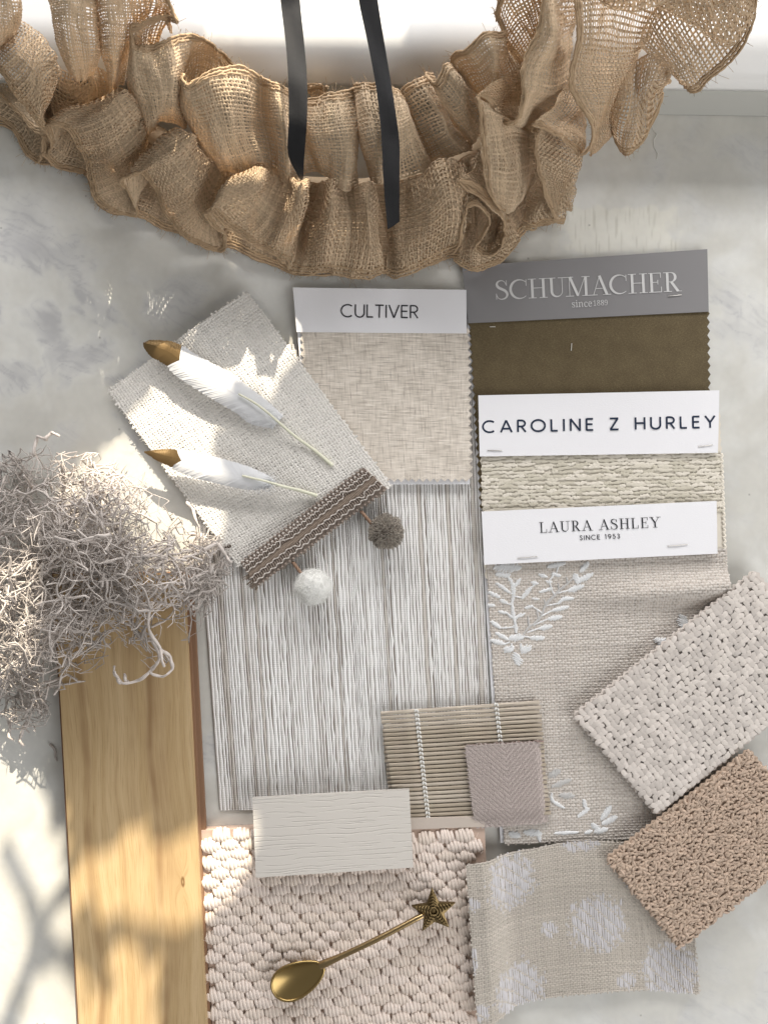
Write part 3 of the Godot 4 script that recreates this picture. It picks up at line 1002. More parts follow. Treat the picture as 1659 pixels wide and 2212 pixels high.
func embroidered_sample() -> void:
	var o := thing("embroidered_sample", "greige linen swatch with white coral embroidery under a white card with serif capitals", "fabric swatch", W(1300, 1500, 0), "fabric sample cards")
	part("backing_card", plain(q([1043, 1200, 1540, 1180, 1560, 1790, 1081, 1821]), 0.0020, 0.0003), card_mat(), o, true)
	var bend := func(u: float, v: float) -> float:
		var ridge := exp(-pow((v - 0.125 - 0.05 * (1.0 - u)) / 0.045, 2.0)) * clampf((u - 0.35) / 0.5, 0, 1)
		return 0.0058 * ridge + 0.0020 * smoothstep(0.0, 0.2, 0.2 - v)
	var gc := q([1052, 1205, 1562, 1188, 1582, 1800, 1092, 1822])
	var wr := RandomNumberGenerator.new()
	wr.seed = 81
	var ct := PackedFloat32Array()
	for k in 240:
		ct.append(wr.randf_range(0.9, 1.08))
	part("fabric", weave_mesh(cloth_grid(gc, 0.0029, 88, 106, bend), tabby, func(pass_: int, i: int, j: int) -> Color:
		var t := ct[j] if pass_ == 0 else ct[120 + i]
		return Color(0.66 * t, 0.615 * t, 0.57 * t) if pass_ == 0 else Color(0.555 * t, 0.50 * t, 0.45 * t), 0.215, 0.0002, 0.0001, 0.0009, wr, 0.0012, 2.6), mat("greige_thread", Color.WHITE, 0.9, {"tint": true, "rim": 0.2}), o)
	part("underside", sheet(gc, 0.0024, 0.0003, 78, 92, 4.0, [false, true, true, true], bend, 0.6), mat("greige_under", lin(0.66, 0.615, 0.57), 0.95), o)
	var wm := mat("white_floss", lin(0.82, 0.83, 0.84), 0.5, {"rim": 0.3})
	var gm := mat("grey_floss", lin(0.60, 0.59, 0.58), 0.5, {"rim": 0.3})
	var on_cloth := func(p: Vector2) -> float:
		var v := (p.y - 1200.0) / 615.0
		var u := (p.x - 1052.0 - 40.0 * v) / 505.0
		return bend.call(clampf(u, 0, 1), clampf(v, 0, 1))
	var sew := func(ox: float, oy: float, k: float, h: float, list: Array, m: Material) -> void:
		for s in list:
			var pts := []
			for p in q(s.slice(1)):
				pts.append(Vector2(ox + p.x / k, oy + p.y / k))
			stitch(o, pts, 1.1 * s[0] / k, h, m, on_cloth)
	var h := 0.0029
	sew.call(1050.0, 1200.0, 4.1475, h, [
		[44, 190, 190, 230, 250, 240, 340, 228, 430], [40, 300, 210, 245, 280], [34, 232, 430, 240, 520, 258, 610], [28, 185, 515, 250, 562, 310, 520], [40, 260, 600, 265, 690],
		[85, 165, 825, 228, 850], [85, 315, 835, 395, 842], [80, 205, 735, 330, 735], [95, 275, 880, 276, 975], [26, 225, 790, 232, 850], [26, 312, 790, 308, 850],
		[52, 400, 735, 515, 742], [46, 475, 650, 585, 635], [46, 555, 565, 672, 550], [42, 590, 490, 735, 460], [40, 640, 430, 690, 388, 778, 385],
		[58, 735, 310, 865, 270], [52, 800, 235, 945, 165], [66, 795, 165, 805, 245], [52, 830, 140, 905, 65], [90, 70, 100, 300, 112], [56, 85, 160, 205, 180],
		[42, 90, 245, 205, 330], [46, 25, 325, 115, 375], [44, 125, 395, 185, 430], [32, 110, 498, 185, 517], [40, 45, 590, 125, 650], [42, 85, 690, 195, 755], [46, 40, 755, 165, 795], [40, 15, 440, 70, 450],
		[42, 315, 380, 400, 285], [36, 400, 235, 455, 252], [32, 475, 325, 585, 292], [36, 465, 165, 535, 192], [50, 545, 95, 695, 68], [36, 585, 158, 655, 182], [30, 535, 225, 578, 238], [32, 345, 468, 412, 452], [26, 415, 382, 465, 392], [24, 300, 545, 345, 518]], wm)
	# stalks between the stem and its leaves
	sew.call(1050.0, 1200.0, 4.1475, h, [[13, 330, 722, 405, 735], [13, 362, 690, 480, 648], [13, 425, 622, 560, 563], [13, 492, 542, 595, 490], [13, 545, 448, 645, 428], [13, 640, 335, 740, 308], [13, 250, 560, 182, 517], [13, 235, 440, 182, 430], [13, 236, 345, 200, 328], [13, 215, 742, 192, 755], [13, 208, 775, 162, 795], [13, 255, 640, 122, 650], [13, 240, 360, 318, 378], [13, 400, 285, 440, 250], [13, 500, 515, 410, 455], [13, 610, 360, 580, 295], [13, 580, 292, 560, 232], [13, 560, 225, 600, 165], [13, 620, 155, 640, 85]], wm)
	sew.call(1050.0, 1200.0, 4.1475, h, [
		[24, 330, 712, 380, 640, 440, 600, 500, 520, 530, 440, 600, 365, 650, 310, 720, 250, 765, 205], [17, 382, 640, 374, 550], [17, 465, 560, 450, 478], [17, 530, 440, 515, 392], [17, 650, 315, 642, 255], [17, 722, 252, 714, 190]], gm)
	sew.call(0.0, 0.0, 1.0, h + 0.0004, [[24, 1474, 1330, 1477, 1366], [18, 1414, 1380, 1446, 1392]], wm)
	sew.call(951.0, 1506.0, 3.324, h, [
		[28, 800, 690, 802, 740, 885, 795], [34, 1030, 735, 1042, 805], [34, 985, 855, 1065, 800], [46, 1225, 785, 1150, 875], [46, 1265, 862, 1160, 905], [46, 1105, 962, 1195, 950], [44, 1088, 905, 1142, 965],
		[52, 495, 970, 565, 1002], [50, 600, 962, 722, 985], [34, 700, 955, 712, 1035], [28, 820, 975, 985, 970], [30, 1035, 972, 1085, 962]], wm)
	sew.call(951.0, 1506.0, 3.324, h, [[62, 775, 560, 858, 532], [40, 798, 640, 935, 592], [48, 855, 698, 955, 712]], gm)
	var head := part("header_card", plain(q([1040, 1105, 1547, 1082, 1549, 1196, 1046, 1220]), 0.0078, 0.0005), card_mat(), o, true)
	var ink := mat("black_ink", lin(0.018, 0.02, 0.026), 0.6)
	part("lettering", word("LAURA ASHLEY", serif.bind(0.125, 0.042), Vector2(1165, 1151), Vector2(1425, 1139), 22.5, 0.1, 0.00788), ink, head)
	part("lettering", word("SINCE 1953", sans.bind(0.15), Vector2(1252, 1167), Vector2(1339, 1163), 10.0, 0.26, 0.00788), ink, head)
	staple(o, Vector2(1117, 1206), Vector2(1160, 1202), 0.0078, wire_mat())
	staple(o, Vector2(1441, 1180), Vector2(1484, 1176), 0.0078, wire_mat())


func linen_sample() -> void:
	var o := thing("linen_sample", "oatmeal linen swatch on a white card headed with thin dark sans capitals", "fabric swatch", W(830, 830, 0), "fabric sample cards")
	part("backing_card", plain(q([636, 624, 1006, 628, 1015, 1046, 668, 1047]), 0.0042, 0.0004), card_mat(), o, true)
	var n := noise(91, 0.02, 3)
	var n2 := noise(92, 0.11, 2)
	var tx := paint(500, 460, func(x: int, y: int) -> Color:
		var a := n2.get_noise_2d(x * 0.12, y * 1.7)
		var b := n2.get_noise_2d(x * 1.7, y * 0.11 + 70.0)
		var f := a * 0.075 + b * 0.055 + n.get_noise_2d(x * 0.5, y * 0.5) * 0.04
		var wv := (0.03 if ((x / 2 + y / 2) & 1) == 0 else -0.03)
		var c := Color(0.835 + f + wv, 0.80 + f + wv, 0.755 + f + wv)
		if a < -0.5 or b < -0.55:
			c = c.lerp(Color(0.55, 0.50, 0.46), 0.3)
		if a > 0.5:
			c = c.lerp(Color(0.93, 0.91, 0.88), 0.5)
		return Color(c.r, c.g, c.b, 0.5 + f * 2.0 + wv * 3.0))
	var crease := func(u: float, v: float) -> float:
		var d := (u * 0.9 + v * 1.0 - 0.62) / 0.012
		return 0.0004 + 0.0005 * exp(-d * d) * clampf(1.0 - v * 1.7, 0, 1) + 0.0004 * sin(u * 5.0 + 1.0) * sin(v * 4.0)
	part("fabric", sheet(q([653, 708, 1009, 708, 1014, 1034, 673, 1034]), 0.0046, 0.0005, 44, 40, 7.0, [false, true, true, true], crease, 0.4), mat("oatmeal_linen", Color.WHITE, 0.9, {"tex": tx[0], "bump": tx[1], "relief": 0.016}), o)
	var head := part("header_card", plain(q([633, 621, 1007, 626, 1008, 720, 641, 717]), 0.0058, 0.0005), card_mat(), o, true)
	part("lettering", word("CULTIVER", sans.bind(0.105), Vector2(737, 685), Vector2(903, 687.5), 28.0, 0.12, 0.00588), mat("charcoal_ink", lin(0.03, 0.03, 0.038), 0.6), head)


# ---------------------------------------------------------------- cream slubby swatch
func cream_swatch() -> void:
	var o := thing("cream_swatch", "off-white slubby woven swatch with pinked edges laid askew under two feathers", "fabric swatch", W(540, 940, 0))
	# TL, TR, BR, BL with u along the slub lines
	var lie := func(u: float, v: float) -> float: return 0.0040 * smoothstep(0.3, 0.72, u) + 0.0012 + 0.0006 * sin(u * 4.0 + v * 3.0)
	var cc := q([238, 845, 537, 638, 842, 1050, 517, 1222])
	var wr := RandomNumberGenerator.new()
	wr.seed = 101
	var ct := PackedFloat32Array()
	for k in 200:
		ct.append(wr.randf_range(0.93, 1.06))
	var cm := mat("cream_thread", Color.WHITE, 0.9, {"tint": true, "rim": 0.2})
	var wv := part("fabric", weave_mesh(cloth_grid(cc, 0.0034, 62, 88, lie), tabby, func(pass_: int, i: int, j: int) -> Color:
		var t := ct[j] if pass_ == 0 else ct[100 + i]
		return Color(0.80 * t, 0.775 * t, 0.735 * t) if pass_ == 0 else Color(0.76 * t, 0.73 * t, 0.685 * t), 0.2, 0.00022, 0.0001, 0.0009, wr, 0.0016, 2.4), cm, o)
	wv.set_meta("label", "off-white woven cloth")
	part("underside", sheet(cc, 0.0028, 0.0004, 56, 76, 5.0, [true, true, true, true], lie, 0.8), mat("cream_under", lin(0.80, 0.775, 0.735), 0.9), o)
	# long slub yarns lying proud of the weave
	var r := RandomNumberGenerator.new()
	r.seed = 12
	var c := q([238, 845, 537, 638, 842, 1050, 517, 1222])
	for k in 26:
		var v := r.randf_range(0.05, 0.97)
		var u0 := r.randf_range(0.0, 0.7)
		var u1 := minf(0.98, u0 + r.randf_range(0.15, 0.5))
		var p := PackedVector3Array()
		var rad := []
		for i in 9:
			var u := lerpf(u0, u1, i / 8.0)
			var xy: Vector2 = (c[0] as Vector2).lerp(c[1], u).lerp((c[3] as Vector2).lerp(c[2], u), v)
			p.append(Wv(xy, 0.0030) + Vector3(0, lie.call(u, v) + 0.0001, 0))
			rad.append(0.00028 * (0.3 + sin(PI * i / 8.0)) * r.randf_range(0.8, 1.2))
		var mb := MB.new()
		mb.tube(p, rad, 4)
		part("slub_yarn", mb, mat("slub", lin(0.68, 0.66, 0.62), 0.9), o)
	# frayed threads along the rim
	var mb2 := MB.new()
	for k in 150:
		var side := r.randi() % 4
		var t := r.randf()
		var a: Vector2 = (c[side] as Vector2).lerp(c[(side + 1) % 4], t)
		var d := (a - Vector2(530, 935)).normalized().rotated(r.randf_range(-0.7, 0.7))
		var l := r.randf_range(5, 13)
		var hh := 0.0046
		mb2.tube(PackedVector3Array([Wv(a - d * 3, hh), Wv(a + d * l * 0.5, hh + 0.0004), Wv(a + d * l + Vector2(r.randf_range(-3, 3), r.randf_range(-3, 3)), hh)]), 0.00016, 3)
	part("frayed_threads", mb2, mats["slub"], o).set_meta("kind", "stuff")


# ---------------------------------------------------------------- bamboo blind
func bamboo() -> void:
	var o := thing("bamboo_blind_sample", "khaki bamboo slat blind offcut tied with two white cords", "blind sample", W(1000, 1650, 0))
	var r := RandomNumberGenerator.new()
	r.seed = 33
	var n := noise(34, 0.05, 2)
	var tx := paint(256, 16, func(x: int, y: int) -> Color:
		var f := n.get_noise_2d(x * 0.4, y * 9.0) * 0.22
		return Color(0.77 + f, 0.735 + f, 0.675 + f * 0.9, 0.5 + f))
	var bm := []
	for k in 3:
		bm.append(mat("bamboo_%d" % k, Color(0.94 - 0.04 * k, 0.93 - 0.045 * k, 0.93 - 0.055 * k), 0.5, {"tex": tx[0]}))
	var slat := func(a: Vector2, b: Vector2, h: float, lo: float, called: String) -> void:
		var mb := MB.new()
		var pa := Wv(a, h)
		var pb := Wv(b, h)
		var d := (pb - pa).normalized()
		var s := d.cross(Vector3.UP)   # towards the top of the picture
		var rows := []
		for k in 9:
			var t := k / 8.0
			var ang := PI * t
			var off := -s * cos(ang + PI) * 0.00125 * lo
			var lift := Vector3(0, 0.0009 * sin(ang), 0)
			var row := []
			for i in 5:
				row.append(pa.lerp(pb, i / 4.0) - off + lift + Vector3(0, 0.00008 * sin(i * 2.3 + a.y), 0))
			rows.append(row)
		mb.grid(rows)
		# flat underside and ends
		var lower := []
		for row in [rows[8], rows[0]]:
			lower.append(row)
		mb.grid(lower)
		for endi in [0, 4]:
			var cc := mb.add(rows[4][endi] - Vector3(0, 0.0006, 0))
			var first := mb.v.size()
			for k in 9:
				mb.add(rows[k][endi])
			for k in 8:
				if endi == 0:
					mb.tri(cc, first + k, first + k + 1)
				else:
					mb.tri(cc, first + k + 1, first + k)
		part(called, mb, bm[r.randi() % 3], o)
	for k in 26:
		var f := k / 25.0
		var yl := 1541.0 + k * 9.25
		var yr := 1518.0 + k * 9.5
		if k == 0: yr = 1517.0
		var xl := 822.0 + k * 1.42 + r.randf_range(-1.5, 1.5)
		var xr := 1164.0 + k * 0.95 + r.randf_range(-2, 2)
		slat.call(Vector2(xl, yl), Vector2(xr, yr), 0.0052, 0.8, "slat")
		if k > 3 and k < 25:
			slat.call(Vector2(xl - 1.0 - k * 0.42, yl + 1.0), Vector2(xr - 10.0, yr + 1.0), 0.0033, 0.8, "slat")
	var cm := mat("white_cord", lin(0.74, 0.73, 0.70), 0.8)
	for line in [[Vector2(899, 1531), Vector2(925, 1770), 26], [Vector2(1071, 1517), Vector2(1082, 1614), 10]]:
		for k in line[2]:
			var p: Vector2 = (line[0] as Vector2).lerp(line[1], (k + 0.5) / line[2])
			var mb := MB.new()
			for s in [-1.0, 1.0]:
				mb.ball(Wv(p + Vector2(s * 2.7, s * 0.5), 0.0063), Vector3(0.00062, 0.0005, 0.0011), 5, 6, Basis(Vector3.UP, s * 0.35))
			part("cord_knot", mb, cm, o)


# ---------------------------------------------------------------- herringbone tape
func tape() -> void:
	var o := thing("herringbone_tape", "mauve taupe herringbone tape square with pinked hem lying on the bamboo slats", "fabric swatch", W(1095, 1695, 0))
	var lie := func(u: float, v: float) -> float:
		return 0.0006 * sin(PI * u) - 0.0028 * smoothstep(0.88, 1.02, u) - 0.0012 * smoothstep(0.8, 1.0, v)
	var tc := q([1006, 1612, 1172, 1603, 1186, 1776, 1027, 1787])
	var wr := RandomNumberGenerator.new()
	wr.seed = 55
	# broken twill: the float runs turn back at the middle
	part("fabric", weave_mesh(cloth_grid(tc, 0.0076, 56, 60, lie), func(i: int, j: int) -> bool: return posmod(j + absi(i - 28), 4) < 2, func(pass_: int, _i: int, _j: int) -> Color:
		return Color(0.43, 0.365, 0.345) if pass_ == 0 else Color(0.53, 0.46, 0.435), 0.23, 0.0002, 0.0001, 0.0006, wr, 0.0014, 3.2), mat("tape_thread", Color.WHITE, 0.6, {"tint": true, "rim": 0.3}), o)
	part("underside", sheet(tc, 0.0071, 0.0004, 26, 26, 5.0, [false, false, true, false], lie, 0.5), mat("tape_under", lin(0.53, 0.46, 0.435), 0.6), o)
	var mb := MB.new()
	for k in 14:
		var a := Vector2(1006 + k * 12.0, 1610.5 - k * 0.65)
		mb.tube(PackedVector3Array([Wv(a, 0.0073), Wv(a + Vector2(6, -2.0 + 1.5 * sin(k * 2.0)), 0.0076), Wv(a + Vector2(12, 0.5), 0.0073)]), 0.0004, 4)
	part("frayed_threads", mb, mat("mauve_thread", lin(0.30, 0.225, 0.2), 0.9), o).set_meta("kind", "stuff")


# ---------------------------------------------------------------- carpet
func carpet() -> void:
	var o := thing("carpet_sample", "cream loop pile carpet square with plump ribbed tufts under the brass spoon", "carpet sample", W(740, 2000, 0))
	var c := q([434, 1794, 1046, 1770, 1070, 2330, 466, 2330])
	part("backing", sheet(c, 0.0058, 0.0056, 10, 10, 0, [false, false, false, false]), mat("carpet_backing", lin(0.55, 0.42, 0.345), 1.0), o, true)
	var r := RandomNumberGenerator.new()
	r.seed = 21
	part("binding", sheet(q([886, 1768, 1046, 1764, 1047, 1786, 887, 1792]), 0.0069, 0.0011, 4, 2, 0, [false, false, false, false]), mat("binding", lin(0.56, 0.49, 0.43), 0.95), o, true)
	var tufts := []
	for k in 6:
		var mb := MB.new()
		var strands := 5
		for s in strands:
			var xs := ((s + 0.5) / strands - 0.5) * 2.0
			var d := sqrt(1.0 - xs * xs * 0.82) * 0.0038
			var p := PackedVector3Array()
			var rad := []
			var lean := r.randf_range(-0.0006, 0.0006)
			for i in 9:
				var f := i / 8.0 * 2.0 - 1.0
				p.append(Vector3(xs * 0.0046 + lean * f + 0.0004 * f, (1.0 - pow(absf(f), 2.4)) * (0.0027 - 0.0009 * xs * xs) - 0.0006, f * d))
				rad.append(0.00112 * (0.75 + 0.25 * cos(f * 1.3)) * r.randf_range(0.93, 1.07))
			mb.tube(p, rad, 7)
		tufts.append(mb.mesh())
	var ym := []
	for k in 3:
		ym.append(mat("wool_%d" % k, lin(0.76 - 0.02 * k, 0.665 - 0.02 * k, 0.60 - 0.025 * k), 0.95, {"rim": 0.4}))
	var count := 0
	for row in 27:
		for k in 16:
			var y := 1806.0 + row * 20.2
			var x := 436.0 + (k + (0.5 if row % 2 else 0.0)) * 42.0 + r.randf_range(-2.5, 2.5) + row * 0.5
			y += r.randf_range(-1.8, 1.8) - (x - 436.0) * 0.035
			if y > 2245 or x < 446.0 + (y - 1800) * 0.055 or x > (1040.0 if y < 1840.0 else 1012.0) + (y - 1780) * 0.04 or y < 1800.0:
				continue
			# tufts wholly under the painted tile are not seen
			if x > 585 and x < 860 and y > 1770 and y < 1860:
				continue
			var t := shared("tuft", tufts[r.randi() % 6], ym[r.randi() % 3], o, W(x, y, 0.0062) - o.position)
			var k2 := r.randf_range(0.95, 1.05)
			t.basis = Basis(Vector3.UP, r.randf_range(0.02, 0.14)).scaled_local(Vector3(k2 * 1.0, r.randf_range(0.66, 0.80), k2 * r.randf_range(0.96, 1.06)))
			count += 1
	print("tufts ", count)
	var fuzz := MB.new()
	for k in 380:
		var x := r.randf_range(440, 1050)
		var y := r.randf_range(1800, 2230)
		var a := W(x, y, 0.0085 + r.randf() * 0.0012)
		var d := Vector3(r.randf_range(-1, 1), r.randf_range(-0.1, 0.5), r.randf_range(-1, 1)).normalized() * r.randf_range(0.0015, 0.004)
		fuzz.tube(PackedVector3Array([a, a + d * 0.5 + Vector3(0, 0.0003, 0), a + d]), 0.00007, 3)
	part("loose_fibres", fuzz, ym[0], o).set_meta("kind", "stuff")


func tile() -> void:
	var n := noise(71, 0.02, 3)
	var n2 := noise(72, 0.008, 2)
	var tx := paint(512, 256, func(x: int, y: int) -> Color:
		var g := y + 7.0 * n2.get_noise_2d(x * 0.6, y) + 1.2 * n.get_noise_2d(x * 0.5, y * 0.5)
		var l := 0.0
		for p in [[15.0, 1.0], [37.0, 3.0]]:
			var id := int(floor(g / p[0]))
			var f: float = absf(g / p[0] - id - 0.5) * p[0]
			var on := clampf(n.get_noise_2d(x * 0.35 + id * 91.0, id * 57.0) * 3.0 + 0.55, 0, 1)
			l = maxf(l, on * clampf(1.6 - f, 0, 1))
		return Color(0.835, 0.815, 0.785, 1.0 - l * 0.9))
	var o := thing("siding_tile", "pale greige painted tile embossed with fine wood grain resting across the carpet edge", "siding sample", W(720, 1800, 0))
	var lie := func(_u: float, v: float) -> float: return -0.0012 * (1.0 - v)
	part("board", sheet(q([545, 1727, 884, 1708, 893, 1874, 553, 1896]), 0.0142, 0.0026, 4, 4, 0, [false, false, false, false], lie), mat("greige_paint", Color.WHITE, 0.5, {"tex": tx[0], "bump": tx[1], "relief": 0.022}), o, true)


# ---------------------------------------------------------------- jacquard with pale blossoms
func jacquard() -> void:
	var o := thing("jacquard_swatch", "taupe linen swatch with pale lilac woven blossoms and a wavy pinked rim", "fabric swatch", W(1240, 1990, 0))
	var n := noise(111, 0.09, 2)
	var n3 := noise(113, 0.25, 1)
	# blossoms: x, y, radius in traced units
	var bl := [[1100, 1900, 56, 1.15], [1290, 1995, 66, 1.0], [1448, 2100, 66, 1.0], [1120, 2135, 60, 1.0], [1004, 2055, 26, 1.5], [1250, 1815, 46, 0.5], [1015, 1935, 17, 1.0], [1375, 1900, 26, 1.0], [1355, 2120, 24, 0.8], [1188, 2010, 20, 0.8], [1030, 2165, 26, 0.8], [1410, 1935, 18, 1.4]]
	var in_bloom := func(px: float, py: float) -> bool:
		for k in bl:
			var d := Vector2(px - k[0], (py - k[1]) / k[3])
			if d.length() < k[2] * (0.9 + 0.03 * sin(d.angle() * 5.0 + k[0]) + 0.36 * n.get_noise_2d(px * 0.75, py * 0.75)):
				return true
		return false
	# wavy outline
	var mb := MB.new()
	var nu := 100
	var nv := 72
	var pxs := []
	var top := []
	var low := []
	for j in nv + 1:
		var r1 := []
		var r2 := []
		for i in nu + 1:
			var u := float(i) / nu
			var v := float(j) / nv
			var pt := Vector2(lerpf(1004, 1484, u), 1850.0 - 36.0 * (1.0 - pow(1.0 - u, 2.2)) + 4.0 * sin(u * 9.0))
			var pb := Vector2(lerpf(1029, 1508, u), 2190.0 - 50.0 * (1.0 - pow(1.0 - u, 2.6)) + 5.0 * sin(u * 7.0 + 1.0))
			var p := pt.lerp(pb, v)
			pxs.append(in_bloom.call(p.x, p.y))
			var w := Wv(p, 0.0045)
			# it climbs over the carpet's edge on one side and over the other swatch at its top
			w.y += 0.0086 * (1.0 - smoothstep(0.06, 0.2, u)) + 0.0018 + 0.0013 * sin(u * 11.0 + v * 2.0) * (0.4 + 0.6 * v)
			w.y -= 0.0024 * smoothstep(0.15, 0.5, v)
			r1.append(w)
			r2.append(w - Vector3(0, 0.0006, 0))
		top.append(r1)
		low.append(r2)
	for r in low:
		r.reverse()
	mb.grid(low)
	part("underside", mb, mat("jacquard_under", lin(0.57, 0.52, 0.46), 0.75), o)
	var wr := RandomNumberGenerator.new()
	wr.seed = 115
	var ct := PackedFloat32Array()
	for k in 260:
		ct.append(wr.randf_range(0.9, 1.08))
	var w1 := nu + 1
	part("fabric", weave_mesh(top, func(i: int, j: int) -> bool: return (((i + j) & 1) == 0) and not (pxs[j * w1 + i] and (i + j * 2) % 3 != 0), func(pass_: int, i: int, j: int) -> Color:
		var t := ct[j] if pass_ == 0 else ct[100 + i]
		if pass_ == 1 and pxs[j * w1 + i]:
			return Color(0.615 * t, 0.60 * t, 0.615 * t)
		return Color(0.57 * t, 0.52 * t, 0.46 * t) if pass_ == 0 else Color(0.52 * t, 0.475 * t, 0.42 * t), 0.215, 0.00018, 0.0001, 0.0007, wr, 0.0013, 2.5), mat("jacquard_thread", Color.WHITE, 0.75, {"tint": true, "rim": 0.2}), o)


# ---------------------------------------------------------------- heavy basket weave
func basket_swatch() -> void:
	var o := thing("basket_weave_swatch", "chunky silver-beige basket weave upholstery swatch with pinked edges", "fabric swatch", W(1520, 1500, 0))
	var a := Vector2(1241, 1547)
	var du := Vector2(0.7812, -0.6243)
	var dv := Vector2(0.641, 0.7676)
	var lu := 500.0
	var lv := 276.0
	var hh := 0.0098
	part("ground", sheet([a, a + du * lu, a + du * lu + dv * lv, a + dv * lv], hh - 0.0010, 0.0030, 66, 38, 5.0, [true, true, true, true]), mat("basket_ground", lin(0.64, 0.585, 0.54), 0.7), o)
	var r := RandomNumberGenerator.new()
	r.seed = 44
	var meshes := []
	for k in 8:
		var mb := MB.new()
		var p := PackedVector3Array()
		var rad := []
		for i in 7:
			var f := i / 6.0 * 2.0 - 1.0
			p.append(Vector3(f * 0.46, 0.20 * (1.0 - f * f) - 0.12, 0.05 * sin(k * 2.0 + f * 2.0)))
			rad.append(0.22 * (1.0 - 0.32 * pow(absf(f), 5.0)) * r.randf_range(0.88, 1.1))
		mb.tube(p, rad, 7, 0.6)
		meshes.append(mb.mesh())
	var ms := []
	for k in 5:
		var t := 1.04 - 0.06 * k
		ms.append(mat("basket_yarn_%d" % k, lin(0.64 * t, 0.585 * t, 0.54 * t), [0.42, 0.5, 0.6, 0.6, 0.7][k], {"rim": 0.35, "spec": 0.5}))
	var pitch := 12.0
	var nu := 41
	var nv := 23
	var rest := MB.new()
	rest.tinted = true
	var made := 0
	for i in nu:
		for j in nv:
			var p := a + du * (i + 0.5 + r.randf_range(-0.2, 0.2)) * pitch + dv * (j + 0.5 + r.randf_range(-0.2, 0.2)) * pitch
			if p.x > 1700:
				continue
			var along := du if (i + j) % 2 == 0 else dv
			along = along.rotated(r.randf_range(-0.28, 0.28))
			var w := Wv(p, hh)
			var len := pitch * U * r.randf_range(1.5, 1.8)
			var wd := pitch * U * r.randf_range(2.0, 2.45)
			var bas := Basis(Vector3.UP, -along.angle()).scaled_local(Vector3(len, pitch * U * 0.62, wd))
			var which := r.randi() % 8
			var mm := r.randi() % 5
			if made < 300 and p.x < 1665:
				var t := shared("yarn", meshes[which], ms[mm], o, w - o.position)
				t.basis = bas
				made += 1
			else:
				var arr: Array = (meshes[which] as ArrayMesh).surface_get_arrays(0)
				var s := rest.v.size()
				var tn := 1.04 - 0.06 * mm
				rest.c = Color(0.64 * tn, 0.585 * tn, 0.54 * tn)
				for q0 in arr[Mesh.ARRAY_VERTEX]:
					rest.add(w + bas * q0)
				for q1 in arr[Mesh.ARRAY_INDEX]:
					rest.ix.append(s + q1)
	part("yarn_field", rest, mat("basket_yarn_field", Color.WHITE, 0.55, {"tint": true, "rim": 0.35, "spec": 0.5}), o).set_meta("kind", "stuff")
	print("basket ", made)


func boucle_swatch() -> void:
	var o := thing("boucle_swatch", "warm tan nubby boucle swatch with curled loops overlapping the basket weave", "fabric swatch", W(1560, 1840, 0))
	var a := Vector2(1313, 1855)
	var du := Vector2(0.7946, -0.6071)
	var dv := Vector2(0.632, 0.775)
	var lu := 384.0
	var lv := 245.0
	var h0 := 0.0105
	part("ground", sheet([a, a + du * lu, a + du * lu + dv * lv, a + dv * lv], h0, 0.002, 52, 34, 5.0, [true, true, true, true]), mat("boucle_ground", lin(0.50, 0.385, 0.30), 0.7), o)
	var r := RandomNumberGenerator.new()
	r.seed = 66
	var mb := MB.new()
	mb.tinted = true
	for row in 40:
		var v := (row + 0.5) / 40.0
		var u := 0.0
		while u < 1.0:
			var p := a + du * lu * u + dv * lv * (v + r.randf_range(-0.012, 0.012))
			u += r.randf_range(0.011, 0.022)
			if p.x > 1690:
				continue
			var along := du.rotated(r.randf_range(-0.9, 0.9) if r.randf() < 0.7 else r.randf_range(-PI, PI))
			var l := r.randf_range(4.0, 9.0) if r.randf() < 0.82 else r.randf_range(9.0, 14.0)
			var bow := Vector2(-along.y, along.x) * r.randf_range(-5.0, 5.0)
			var hi := h0 + r.randf_range(0.0001, 0.0007)
			var path := PackedVector3Array()
			for i in 5:
				var f := i / 4.0 * 2.0 - 1.0
				path.append(Wv(p + along * l * f * 0.8 + bow * (1.0 - f * f), hi) + Vector3(0, 0.0004 * (1.0 - f * f), 0))
			var rr := r.randf_range(0.0005, 0.00085)
			var t := r.randf_range(0.84, 1.14)
			mb.c = Color(0.50 * t, 0.385 * t, 0.30 * t)
			mb.tube(path, [rr * 0.7, rr, rr * r.randf_range(0.95, 1.2), rr, rr * 0.7], 6)
	part("loops", mb, mat("boucle_yarn", Color.WHITE, 0.7, {"tint": true, "rim": 0.3}), o).set_meta("kind", "stuff")


